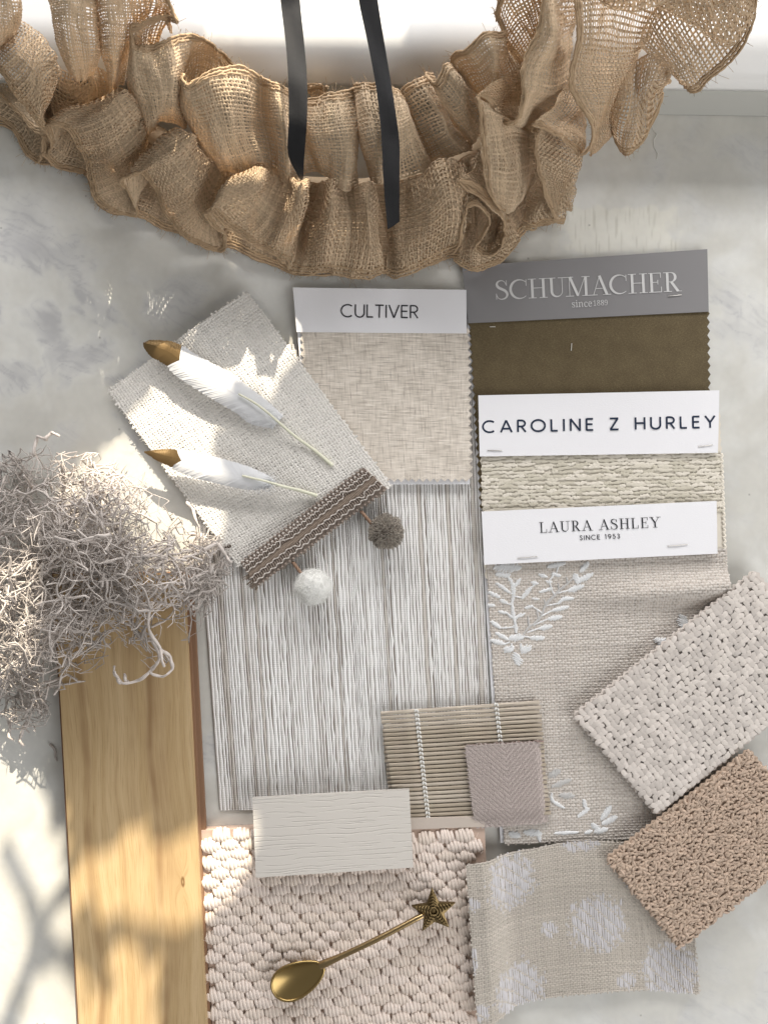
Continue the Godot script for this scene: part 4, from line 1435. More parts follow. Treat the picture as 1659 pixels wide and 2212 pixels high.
# ---------------------------------------------------------------- pompom trim
func trim() -> void:
	var o := thing("pompom_trim", "brown woven braid trim with a grey pompom and a white felt pompom", "trim", W(680, 1150, 0))
	var c := q([520, 1217, 786, 1010, 836, 1056, 556, 1266])
	var at := func(u: float, v: float) -> Vector2: return (c[0] as Vector2).lerp(c[1], u).lerp((c[3] as Vector2).lerp(c[2], u), v)
	var base_h := func(u: float, _v: float) -> float: return 0.0090 + 0.0004 * sin(u * 9.0)
	var bm := mat("braid_brown", lin(0.235, 0.19, 0.16), 0.8, {"rim": 0.2})
	part("band", sheet(c, 0.0094, 0.0014, 20, 6, 0, [false, false, false, false], func(u: float, v: float) -> float: return base_h.call(u, v) - 0.0090), bm, o)
	var r := RandomNumberGenerator.new()
	r.seed = 19
	# cross ribs in three bands and the satin middle
	var tans := [mat("braid_tan", lin(0.32, 0.255, 0.205), 0.55, {"rim": 0.3}), mat("braid_taupe", lin(0.28, 0.23, 0.195), 0.7)]
	for band in [[0.10, 0.36, 66, 1], [0.38, 0.62, 120, 0], [0.64, 0.86, 66, 1]]:
		for k in band[2]:
			var u: float = (k + 0.5) / band[2]
			var mb := MB.new()
			var p := PackedVector3Array()
			for i in 4:
				var v := lerpf(band[0], band[1], i / 3.0)
				p.append(Wv(at.call(u + 0.004 * sin(i * 1.5), v), base_h.call(u, v)) + Vector3(0, 0.0007 + 0.0003 * sin(PI * i / 3.0), 0))
			mb.tube(p, 0.00050 if band[3] else 0.00034, 4)
			part("cross_rib", mb, tans[band[3]], o)
	# pale wavy cords along the braid
	var pale := mat("pale_cord", lin(0.62, 0.57, 0.53), 0.7, {"rim": 0.3})
	for line in [[0.20, 0.022, 58], [0.375, 0.02, 40], [0.625, 0.02, 40], [0.84, 0.03, 40]]:
		var mb := MB.new()
		var p := PackedVector3Array()
		var n: int = line[2] * 6
		for i in n + 1:
			var u := float(i) / n
			var v: float = line[0] + line[1] * sin(u * TAU * line[2] * 0.5)
			if line[0] == 0.375: v -= 0.13 * (exp(-pow((u - 0.30) / 0.025, 2)) + exp(-pow((u - 0.80) / 0.025, 2)))
			if line[0] == 0.625: v += 0.13 * (exp(-pow((u - 0.36) / 0.025, 2)) + exp(-pow((u - 0.86) / 0.025, 2)))
			p.append(Wv(at.call(u, v), base_h.call(u, v)) + Vector3(0, 0.0015 + 0.0003 * sin(u * TAU * line[2]), 0))
		mb.tube(p, 0.0003, 5)
		part("wavy_cord", mb, pale, o)
	# picot beads down both sides
	for side in [[0.0, 0.0009, bm], [0.08, 0.0008, pale], [0.99, 0.0009, tans[1]]]:
		for k in 34:
			var u := (k + 0.5 + 0.5 * fmod(side[0] * 12.5, 1.0)) / 34.5
			var mb := MB.new()
			mb.ball(Wv(at.call(u, side[0] + r.randf_range(-0.01, 0.01)), base_h.call(u, 0)) + Vector3(0, 0.0006, 0), Vector3(side[1], side[1] * 0.8, side[1]), 5, 6)
			part("picot", mb, side[2], o)
	# frayed end
	var fr := MB.new()
	for k in 34:
		var v := r.randf()
		var p: Vector2 = at.call(0.0, 0.45 + 0.6 * v)
		var d := Vector2(-0.5, 0.85).rotated(r.randf_range(-0.7, 0.5)) * r.randf_range(6, 17)
		fr.tube(PackedVector3Array([Wv(p, 0.0088), Wv(p + d * 0.5, 0.0086), Wv(p + d, 0.006)]), 0.00028, 3)
	for k in 70:
		var u := r.randf()
		var p: Vector2 = at.call(u, 1.0)
		var d := Vector2(0.62, 0.78).rotated(r.randf_range(-0.8, 0.8)) * r.randf_range(3, 8)
		fr.tube(PackedVector3Array([Wv(p, 0.0088), Wv(p + d, 0.007)]), 0.00022, 3)
	part("frayed_threads", fr, mat("fray", lin(0.38, 0.31, 0.25), 0.9), o).set_meta("kind", "stuff")
	# cords and poms
	var cordm := mat("twisted_cord", lin(0.33, 0.215, 0.15), 0.6, {"rim": 0.3})
	for e in [[Vector2(780, 1104), Vector2(803, 1132)], [Vector2(633, 1214), Vector2(650, 1238)]]:
		for k in 3:
			var mb := MB.new()
			var p := PackedVector3Array()
			for i in 9:
				var f := i / 8.0
				var w := Wv((e[0] as Vector2).lerp(e[1], f), 0.0088 + 0.001 * f)
				p.append(w + Vector3(cos(f * 9.0 + k * 2.1), sin(f * 9.0 + k * 2.1), 0) * 0.0006)
			mb.tube(p, 0.0006, 5)
			part("cord", mb, cordm, o)
	var pg := Vector3.ZERO
	for pom in [[Vector2(833, 1148), 0.0093, false], [Vector2(676, 1268), 0.0095, true]]:
		var ctr := Wv(pom[0], 0.0098)
		var nz := noise(7, 90.0, 2)
		var core := MB.new()
		var rows := []
		for j in 25:
			var row := []
			var th := PI * j / 24.0
			for i in 37:
				var ph := TAU * i / 36.0
				var d := Vector3(sin(th) * cos(ph), cos(th), sin(th) * sin(ph))
				var k := 1.0
				if pom[2]:
					# felted ball: flattened on a few sides
					for f in [Vector3(0.9, 0.3, -0.3), Vector3(-0.8, 0.5, -0.4), Vector3(0.2, 0.6, 0.8), Vector3(-0.7, 0.4, 0.6), Vector3(0.7, 0.3, 0.7), Vector3(0.1, 0.5, -0.9)]:
						var dd := d.dot(f.normalized())
						if dd > 0.88:
							k = minf(k, 0.88 / dd)
					k *= 1.0 + 0.05 * nz.get_noise_3dv(d * 0.05)
				else:
					k = 0.86 + 0.05 * nz.get_noise_3dv(d * 0.05)
				row.append(ctr + d * pom[1] * k * Vector3(1, 0.95, 1))
			rows.append(row)
		core.grid(rows)
		var hair := MB.new()
		hair.tinted = true
		for k in (1300 if pom[2] else 2600):
			var d := Vector3(r.randfn(), r.randfn() + 0.4, r.randfn()).normalized()
			if d.y < -0.6:
				continue
			if pom[2]:
				var t := d.cross(Vector3(r.randfn(), r.randfn(), r.randfn())).normalized()
				var s: Vector3 = ctr + d * pom[1] * 0.95
				hair.c = Color(0.83, 0.83, 0.80)
				hair.tube(PackedVector3Array([s, s + (t + d * 0.7) * 0.0011, s + (t * 1.3 + d * 0.9) * 0.0013]), 0.00006, 3, 1.0, false)
			else:
				var part_axis := Vector3(0.45, 0.6, 0.5)
				var lean := (d - part_axis.normalized() * d.dot(part_axis.normalized())) * 0.2
				var s: Vector3 = ctr + d * pom[1] * 0.55
				var e2: Vector3 = ctr + (d + lean).normalized() * pom[1] * (r.randf_range(0.90, 1.07) + 0.05 * sin(d.x * 7.0 + d.z * 5.0)) * Vector3(1, 0.97, 1)
				var t := r.randf_range(0.6, 1.35)
				hair.c = Color(0.43 * t, 0.385 * t, 0.33 * t)
				hair.tube(PackedVector3Array([s, s.lerp(e2, 0.6), e2]), [0.0001, 0.0002, 0.0002], 3)
		var pm := part("pompom", core, mat("white_felt", lin(0.80, 0.80, 0.775), 1.0, {"rim": 0.5}) if pom[2] else mat("grey_pom", lin(0.27, 0.235, 0.20), 0.95), o)
		pm.set_meta("label", "white felted wool pompom" if pom[2] else "grey brown cut yarn pompom")
		part("fibres", hair, mat("pom_hair", Color.WHITE, 0.8, {"tint": true, "rim": 0.3}), pm).set_meta("kind", "stuff")


# ---------------------------------------------------------------- feathers
func feathers() -> void:
	var z3 := func(a: Array) -> Array:
		var r := []
		for p in q(a):
			r.append(Vector2(211.5 + p.x * 0.3825, 592.0 + p.y * 0.3825))
		return r
	var sets := [
		["larger white feather with a broad gold dipped tip overhanging the cream swatch corner",
			[258, 395, 300, 376, 400, 382, 470, 402, 560, 470, 740, 565, 850, 645, 960, 728, 1042, 800],
			[258, 395, 270, 425, 310, 472, 385, 516, 480, 590, 640, 692, 780, 775, 870, 838, 985, 868], [258, 395, 420, 462, 690, 625, 910, 745, 1100, 905, 1230, 1000, 1325, 1082], 0.355, 0.0075],
		["smaller slim white feather with a pointed gold tip beside the dried twigs",
			[262, 1006, 330, 993, 390, 990, 447, 993, 600, 1026, 800, 1076, 930, 1126, 970, 1148, 1000, 1172],
			[262, 1006, 300, 1028, 340, 1055, 415, 1088, 550, 1142, 750, 1194, 860, 1214, 920, 1212, 975, 1200], [262, 1006, 430, 1040, 690, 1110, 940, 1168, 1050, 1200, 1140, 1222, 1238, 1252], 0.30, 0.0075]]
	var vm := mat("feather_white", lin(0.82, 0.83, 0.85), 0.7, {"tint": true, "back": Color(0.3, 0.3, 0.3), "rim": 0.4})
	var gm := mat("feather_gold", lin(0.22, 0.145, 0.065), 0.42, {"metal": 0.6})
	var qm2 := mat("feather_down", lin(0.82, 0.83, 0.85), 0.8)
	var qm := mat("quill", lin(0.72, 0.72, 0.58), 0.4)
	var r := RandomNumberGenerator.new()
	r.seed = 8
	for s in sets:
		var o := thing("feather", s[0], "feather", Wv(z3.call(s[1])[4], 0.004), "gold tipped feathers")
		var top := curve(z3.call(s[1]), false, 8)
		var low := curve(z3.call(s[2]), false, 8)
		var mid := curve(z3.call(s[3]), false, 12)
		var n := top.size()
		var lift := func(f: float) -> float: return 0.0088 + 0.0042 * sin(PI * clampf(f * 1.1, 0, 1)) * (1.0 - 0.3 * f) + 0.001 * (1.0 - f)
		# vane: single barbs slant forward from the shaft to the rim; those near the tip are dipped in gold
		var cut := 0.245 if s == sets[0] else 0.245
		var gold := MB.new()
		var white := MB.new()
		white.tinted = true
		var pick := func(line: PackedVector2Array, f: float) -> Vector2:
			var x := clampf(f, 0.0, 0.9999) * (line.size() - 1)
			return line[int(x)].lerp(line[int(x) + 1], x - int(x))
		var along := PackedFloat32Array()
		var total := 0.0
		for i in n:
			if i:
				total += top[i].distance_to(top[i - 1]) * 0.5 + low[i].distance_to(low[i - 1]) * 0.5
			along.append(total)
		for side in 2:
			var rim: PackedVector2Array = top if side == 0 else low
			var count := 190
			var split := 0.0
			for k in count:
				# even steps along the length
				var want := total * k / (count - 1)
				var i := 0
				while i < n - 2 and along[i + 1] < want:
					i += 1
				var f := (i + clampf((want - along[i]) / maxf(along[i + 1] - along[i], 0.001), 0, 1)) / (n - 1)
				var fb := minf(f + 0.045 + 0.02 * f, 1.0)
				var edge: Vector2 = pick.call(rim, f)
				var root: Vector2 = (pick.call(top, fb) as Vector2).lerp(pick.call(low, fb), 0.5)
				if r.randf() < 0.05:
					split = r.randf_range(-1.0, 1.0)
				split *= 0.86
				var reach := (1.10 if want / total > cut + 0.02 else 0.98) + r.randf_range(-0.05, 0.03) + (0.10 * (r.randf() - 0.4) if f > 0.8 else 0.0)
				edge = root + (edge - root) * reach + (pick.call(rim, minf(f + 0.02, 1.0)) - pick.call(rim, maxf(f - 0.02, 0.0))).normalized() * split * 2.2
				var dirn := (edge - root).normalized()
				var sd := Vector2(-dirn.y, dirn.x) * total / count * 1.35
				var mb := gold if want / total < cut + 0.012 * sin(k * 1.7) else white
				mb.c = Color.WHITE * r.randf_range(0.95, 1.0)
				var i0 := mb.v.size()
				for q0 in 5:
					var t := q0 / 4.0
					var c := root.lerp(edge, t)
					var h: float = lift.call(f) + 0.0017 * (1.0 - t * t) + 0.00016 * (k % 3) + absf(split) * 0.0005 * t
					var wd := 1.0 - 0.35 * t * t
					mb.add(Wv(c - sd * wd, 0.010) * Vector3(1, 0, 1) + Vector3(0, h, 0))
					mb.add(Wv(c + sd * wd, 0.010) * Vector3(1, 0, 1) + Vector3(0, h + 0.00012, 0))
				for q0 in 4:
					var a := i0 + q0 * 2
					if side == 0:
						mb.quad(a, a + 1, a + 3, a + 2)
					else:
						mb.quad(a, a + 2, a + 3, a + 1)
		part("gilded_tip", gold, gm, o)
		part("vane", white, vm, o)
		var p := PackedVector3Array()
		var rad := []
		var m := mid.size()
		for i in m:
			var f := float(i) / (m - 1)
			var w := Wv(mid[i], 0.010)
			w.y = lerpf(lift.call(f * 1.2) + 0.0019, 0.0096, smoothstep(0.55, 0.95, f))
			p.append(w)
			rad.append(lerpf(0.00012, 0.00105, pow(f, 0.9)))
		var qb := MB.new()
		qb.tube(p.slice(int(m * 0.42)), rad.slice(int(m * 0.42)), 7)
		part("quill", qb, qm, o)
		# downy barbs where the vane ends
		var dn := MB.new()
		for k in 240:
			var f := r.randf_range(0.70, 1.0)
			var i := int(f * (n - 1))
			var a := top[i].lerp(low[i], r.randf())
			var d := (top[i] - top[maxi(i - 3, 0)]).normalized().rotated(r.randf_range(-1.3, 1.3)) * r.randf_range(4, 20)
			var h := 0.0098 + r.randf() * 0.002
			dn.tube(PackedVector3Array([Wv(a, h), Wv(a + d * 0.5 + Vector2(r.randf_range(-2, 2), r.randf_range(-2, 2)), h + 0.0005), Wv(a + d, h - 0.0005)]), 0.00007, 3, 1.0, false)
		part("down", dn, qm2, o).set_meta("kind", "stuff")


# ---------------------------------------------------------------- spoon
func spoon() -> void:
	var o := thing("brass_spoon", "small aged brass spoon with a star shaped handle end lying on the carpet", "spoon", W(780, 2045, 0.009))
	var n := noise(201, 260.0, 3)
	var bm := mat("brass", lin(0.40, 0.285, 0.12), 0.30, {"metal": 1.0})
	var dark := mat("dark_brass", lin(0.215, 0.155, 0.075), 0.38, {"metal": 1.0})
	var h := 0.0118
	var ctr := Wv(Vector2(641, 2113), h)
	var tip := Wv(Vector2(700, 2083), h)
	var ax := (tip - ctr).normalized()
	var sd := Vector3(-ax.z, 0, ax.x)
	# bowl: egg outline, hollow
	var mb := MB.new()
	for inner in [true, false]:
		var rows := []
		for j in 13:
			var row := []
			var rr := j / 12.0
			for i in 49:
				var a := TAU * i / 48.0
				var lx := cos(a)
				var wide := 0.0088 * (1.0 - 0.20 * lx)
				var x := (0.0134 if lx < 0 else 0.0158) * lx * rr
				var z := wide * sin(a) * rr
				var y := -0.0032 * (1.0 - rr * rr) + (0.0 if inner else -0.0009)
				row.append(ctr + ax * x + sd * z + Vector3(0, y + 0.0022, 0))
			if inner:
				row.reverse()
			rows.append(row)
		mb.grid(rows)
	var rim := PackedVector3Array()
	for i in 49:
		var a := TAU * i / 48.0
		var lx := cos(a)
		rim.append(ctr + ax * (0.0134 if lx < 0 else 0.0158) * lx + sd * 0.0088 * (1.0 - 0.20 * lx) * sin(a) + Vector3(0, 0.0019, 0))
	mb.tube(rim, 0.00075, 6)
	part("bowl", mb, bm, o)
	var hd := MB.new()
	var path := PackedVector3Array()
	var rad := []
	var from := Wv(Vector2(692, 2086), h + 0.0022)
	var to := Wv(Vector2(913, 1977), h + 0.0022)
	for i in 15:
		var f := i / 14.0
		path.append(from.lerp(to, f) + Vector3(0, 0.0014 * sin(PI * f), 0))
		rad.append(lerpf(0.0021, 0.00145, smoothstep(0.0, 0.25, f)))
	hd.tube(path, rad, 10)
	part("handle", hd, mat("brass_handle", lin(0.40, 0.29, 0.15), 0.3, {"metal": 1.0}), o)
	# star
	var st := MB.new()
	var sc := Wv(Vector2(936, 1966), h + 0.0022)
	var tips := q([933, 1918, 983, 1951, 970, 2004, 912, 2012, 889, 1958])
	var ring := []
	for k in 5:
		ring.append(Wv(tips[k], h + 0.0018))
		ring.append(sc + ((Wv(tips[k], h) + Wv(tips[(k + 1) % 5], h)) * 0.5 - Vector3(sc.x, h, sc.z)) * Vector3(0.56, 0, 0.56) * 1.0 + Vector3(0, 0.0, 0))
		ring[ring.size() - 1].y = h + 0.0018
	for k in 10:
		var a: Vector3 = ring[k]
		var b: Vector3 = ring[(k + 1) % 10]
		var rows := []
		for j in 9:
			var f := j / 8.0
			var row := []
			for i in 9:
				var p := a.lerp(b, i / 8.0).lerp(sc, f)
				p.y = h + 0.0018 + 0.0016 * f + (0.00035 * n.get_noise_3dv(p * 3.0) if f > 0.0 else 0.0)
				row.append(p)
			rows.append(row)
		st.grid(rows)
		var dn := Vector3(0, -0.0016, 0)
		st.face(b, a, a + dn, b + dn)
	var star := part("star", st, dark, o)
	# twisted cords cast along the star's arms
	for k in 5:
		var a := Wv(tips[k], h + 0.0024).lerp(sc, 0.1)
		var d := (sc - a)
		var s := Vector3(-d.z, 0, d.x).normalized()
		for i in 6:
			var f := (i + 0.6) / 7.0
			var wdt := 0.0006 + 0.0026 * f
			var p := a + d * f + Vector3(0, 0.0014 * f + 0.0004, 0)
			for sg in [-1.0, 1.0]:
				var rp := MB.new()
				rp.tube(PackedVector3Array([p, p + (s * sg * wdt * 0.5 + d.normalized() * 0.0006), p + (s * sg * wdt + d.normalized() * 0.0011 - Vector3(0, 0.0006, 0))]), [0.00055, 0.0005, 0.0003], 5)
				part("rope_bead", rp, dark, star)


# ---------------------------------------------------------------- dried wiry plant
func tangle() -> void:
	var o := thing("dried_plant", "tangled pale grey dried wiry twig bundle lying over the plank end", "dried plant", W(200, 1300, 0))
	var r := RandomNumberGenerator.new()
	r.seed = 303
	# lobes: x, y, rx, ry, height
	var lobes := [[175, 1190, 235, 215, 0.060], [70, 1330, 210, 190, 0.055], [320, 1290, 150, 165, 0.048], [55, 1490, 85, 115, 0.026], [430, 1225, 78, 95, 0.030], [95, 1070, 150, 115, 0.040]]
	var inside := func(p: Vector3) -> bool:
		if p.y < 0.0015:
			return false
		var x := p.x / U * H / (H - p.y) + 829.5
		var y := p.z / U * H / (H - p.y) + 1106.0
		# the plank holds twigs up where they cross it
		if y > 1236 and x > 112 and x < 420 and p.y < 0.0125:
			return false
		for l in lobes:
			var d := Vector3((x - l[0]) / l[2], (y - l[1]) / l[3], p.y / l[4])
			if d.length_squared() < 1.0:
				return true
		return false
	var ms := []
	for k in 4:
		var t: float = [1.0, 0.86, 1.12, 0.76][k]
		ms.append(mat("twig_%d" % k, lin(0.56 * t, 0.51 * t, 0.475 * t), 0.85, {"rim": 0.25}))
	var made := 0
	var tries := 0
	while made < 300 and tries < 6000:
		tries += 1
		var l: Array = lobes[r.randi() % lobes.size()]
		if made < 120: l = lobes[0]
		elif made < 160: l = lobes[1]
		var hgt := r.randf_range(0.003, l[4])
		var start := W(l[0] + l[2] * r.randf_range(-1, 1), l[1] + l[3] * r.randf_range(-1, 1), hgt)
		if not inside.call(start):
			continue
		var mb := MB.new()
		var heads := [[start, Vector3(r.randfn(), r.randfn() * 0.35, r.randfn()).normalized(), 0.00054 * r.randf_range(0.7, 1.4), 0]]
		var segs := 0
		while heads.size() and segs < 120:
			var hd: Array = heads.pop_back()
			var p: Vector3 = hd[0]
			var d: Vector3 = hd[1]
			var rad: float = hd[2]
			var path := PackedVector3Array([p])
			var rr := [rad]
			var steps := r.randi_range(6, 12) if hd[3] == 0 else r.randi_range(2, 6)
			for i in steps:
				d = (d + Vector3(r.randfn(), r.randfn() * 0.55, r.randfn()) * (0.85 if r.randf() < 0.48 else 0.16)).normalized()
				var nx := p + d * r.randf_range(0.0022, 0.0044)
				if not inside.call(nx):
					d = (d * 0.2 + (W(l[0], l[1], l[4] * 0.4) - p).normalized()).normalized()
					nx = p + d * 0.003
				p = nx
				p.y = maxf(p.y, 0.0013)
				path.append(p)
				rad *= r.randf_range(0.88, 0.98)
				rr.append(rad * r.randf_range(0.7, 1.45))
				segs += 1
				if hd[3] < 2 and r.randf() < 0.46:
					heads.append([p, (d + Vector3(r.randfn(), r.randfn() * 0.6, r.randfn()) * 0.9).normalized(), rad * 0.88, hd[3] + 1])
			mb.tube(path, rr, 5)
		part("twig", mb, ms[r.randi() % 4], o)
		made += 1
	# the curled sprig that hangs over the plank
	var ends := [[[330, 1380, 345, 1420, 330, 1445, 300, 1470, 262, 1474, 250, 1450], 0.030], [[345, 1400, 368, 1420, 372, 1445, 350, 1462, 325, 1452], 0.032], [[262, 1474, 252, 1462, 246, 1440], 0.029], [[275, 1473, 268, 1456], 0.029],
		[[330, 1300, 320, 1350, 345, 1400, 355, 1440], 0.036], [[60, 1560, 45, 1590, 50, 1612], 0.012], [[30, 1540, 20, 1580, 28, 1600], 0.012], [[100, 950, 112, 935, 128, 942], 0.02], [[75, 985, 80, 945, 100, 950], 0.02], [[440, 1190, 470, 1175, 488, 1200, 500, 1215], 0.02], [[405, 1085, 418, 1105, 430, 1140], 0.02]]
	for e in ends:
		var mb := MB.new()
		var p := PackedVector3Array()
		var rad := []
		var pts := curve(q(e[0]), false, 5)
		for i in pts.size():
			p.append(Wv(pts[i], e[1]) + Vector3(0, 0.001 * sin(i * 1.1), 0))
			rad.append(0.0010 * r.randf_range(0.75, 1.25) * (1.0 - 0.4 * i / pts.size()))
		mb.tube(p, rad, 6)
		part("twig", mb, ms[2], o)
	print("twigs ", made)


# ---------------------------------------------------------------- wreath
func ribs(a: Array) -> Array:
	var out := []
	for i in range(0, a.size(), 9):
		out.append([W(a[i], a[i + 1], a[i + 2] * 0.001), W(a[i + 3], a[i + 4], a[i + 5] * 0.001), W(a[i + 6], a[i + 7], a[i + 8] * 0.001)])
	return out


# loft through ribs, each hem, middle, root; returns rows[v][u]
func loft(rb: Array, nu: int, nv: int, wav: float, sd: float) -> Array:
	var n := rb.size()
	var rows := []
	for j in nv + 1:
		rows.append([])
	for i in nu + 1:
		var f := float(i) / nu * (n - 1)
		var k := mini(int(f), n - 2)
		var t := f - k
		var p := []
		for m in 3:
			var p0: Vector3 = rb[maxi(k - 1, 0)][m]
			var p1: Vector3 = rb[k][m]
			var p2: Vector3 = rb[k + 1][m]
			var p3: Vector3 = rb[mini(k + 2, n - 1)][m]
			# chord-length tangents keep tight folds from overshooting
			p.append(p1.cubic_interpolate_in_time(p2, p0, p3, t, maxf(p1.distance_to(p2), 0.0005), -maxf(p0.distance_to(p1), 0.0005), maxf(p1.distance_to(p2), 0.0005) + maxf(p2.distance_to(p3), 0.0005)))
		var ctl: Vector3 = p[1] * 2.0 - (p[0] + p[2]) * 0.5
		for j in nv + 1:
			var v := float(j) / nv
			var w: Vector3 = (p[0] as Vector3).lerp(ctl, v).lerp(ctl.lerp(p[2], v), v)
			w += Vector3(sin(v * 7.0 + f * 1.7 + sd), sin(v * 5.0 + f * 2.3 + sd * 2.0), cos(v * 6.0 + f * 1.3 + sd)) * wav
			w.y = maxf(w.y, 0.0012)
			rows[j].append(w)
	return rows


func burlap(o: Node3D, a: Array, hem := true, sd := 0.0) -> void:
	var rb := ribs(a)
	var r := RandomNumberGenerator.new()
	r.seed = int(500 + sd * 17.0)
	var lu := 0.0
	var lv := 0.0
	for i in rb.size():
		lv += (rb[i][0] as Vector3).distance_to(rb[i][1]) + (rb[i][1] as Vector3).distance_to(rb[i][2])
		if i: lu += maxf((rb[i][0] as Vector3).distance_to(rb[i - 1][0]), (rb[i][1] as Vector3).distance_to(rb[i - 1][1]))
	lv /= rb.size()
	var pitch := 0.00154
	var nu := maxi(4, int(lu / pitch))
	var nv := maxi(4, int(lv / pitch))
	var g := loft(rb, nu, nv, 0.0009, sd)
	# fine gathers that deepen towards the drawn-in root
	var gn := noise(int(sd) + 60, 70.0, 2)
	for i in nu + 1:
		var x := i * pitch
		var wave := sin(x * 430.0 + 2.2 * sin(x * 97.0 + sd)) + 0.7 * sin(x * 251.0 + sd * 3.0)
		for j in nv + 1:
			var v := float(j) / nv
			var du: Vector3 = g[j][mini(i + 1, nu)] - g[j][maxi(i - 1, 0)]
			var dv: Vector3 = g[mini(j + 1, nv)][i] - g[maxi(j - 1, 0)][i]
			var nn := dv.cross(du)
			if nn.length_squared() < 1e-18:
				continue
			g[j][i] += nn.normalized() * (0.0006 * wave * (0.15 + 0.85 * v * v) + 0.0012 * gn.get_noise_2d(x, v * lv * 0.6))
			g[j][i].y = maxf(g[j][i].y, 0.0012)
	var tone := PackedFloat32Array()
	for k in nu + nv + 2:
		tone.append(r.randf_range(0.8, 1.18))
	var mb := weave_mesh(g, tabby, func(pass_: int, i: int, j: int) -> Color:
		var t := tone[j] if pass_ == 0 else tone[nv + 1 + i]
		return Color(0.555 * t, 0.43 * t, 0.295 * t), 0.212, 0.00022, 0.00014, 0.00046, r)
	var f := part("ruffle", mb, mat("burlap", Color.WHITE, 0.85, {"tint": true, "back": Color(0.46, 0.38, 0.28), "rim": 0.15}), o)
	if hem:
		var hb := MB.new()
		hb.tinted = true
		for line in 3:
			var p := PackedVector3Array()
			var rad := []
			for i in range(0, nu + 1):
				var at: Vector3 = (g[0][i] as Vector3).lerp(g[mini(2, nv)][i], line * 0.45)
				p.append(at + Vector3(r.randf_range(-1, 1), r.randf_range(-1, 1), r.randf_range(-1, 1)) * 0.00028)
				rad.append(r.randf_range(0.00045, 0.00082))
			var t := r.randf_range(0.9, 1.1)
			hb.c = Color(0.45 * t, 0.325 * t, 0.205 * t)
			hb.tube(p, rad, 5)
		# loose fibres on the hem
		for k in nu:
			var i := r.randi() % (nu + 1)
			var s: Vector3 = g[0][i]
			var out: Vector3 = (s - g[mini(3, nv)][i]).normalized() + Vector3(r.randfn(), r.randfn(), r.randfn()) * 0.8
			hb.tube(PackedVector3Array([s, s + out * 0.0009, s + out * r.randf_range(0.0012, 0.0024)]), 0.00009, 3, 1.0, false)
		part("hem", hb, mat("burlap_hem", Color.WHITE, 0.9, {"tint": true, "back": Color(0.5, 0.4, 0.26)}), f)


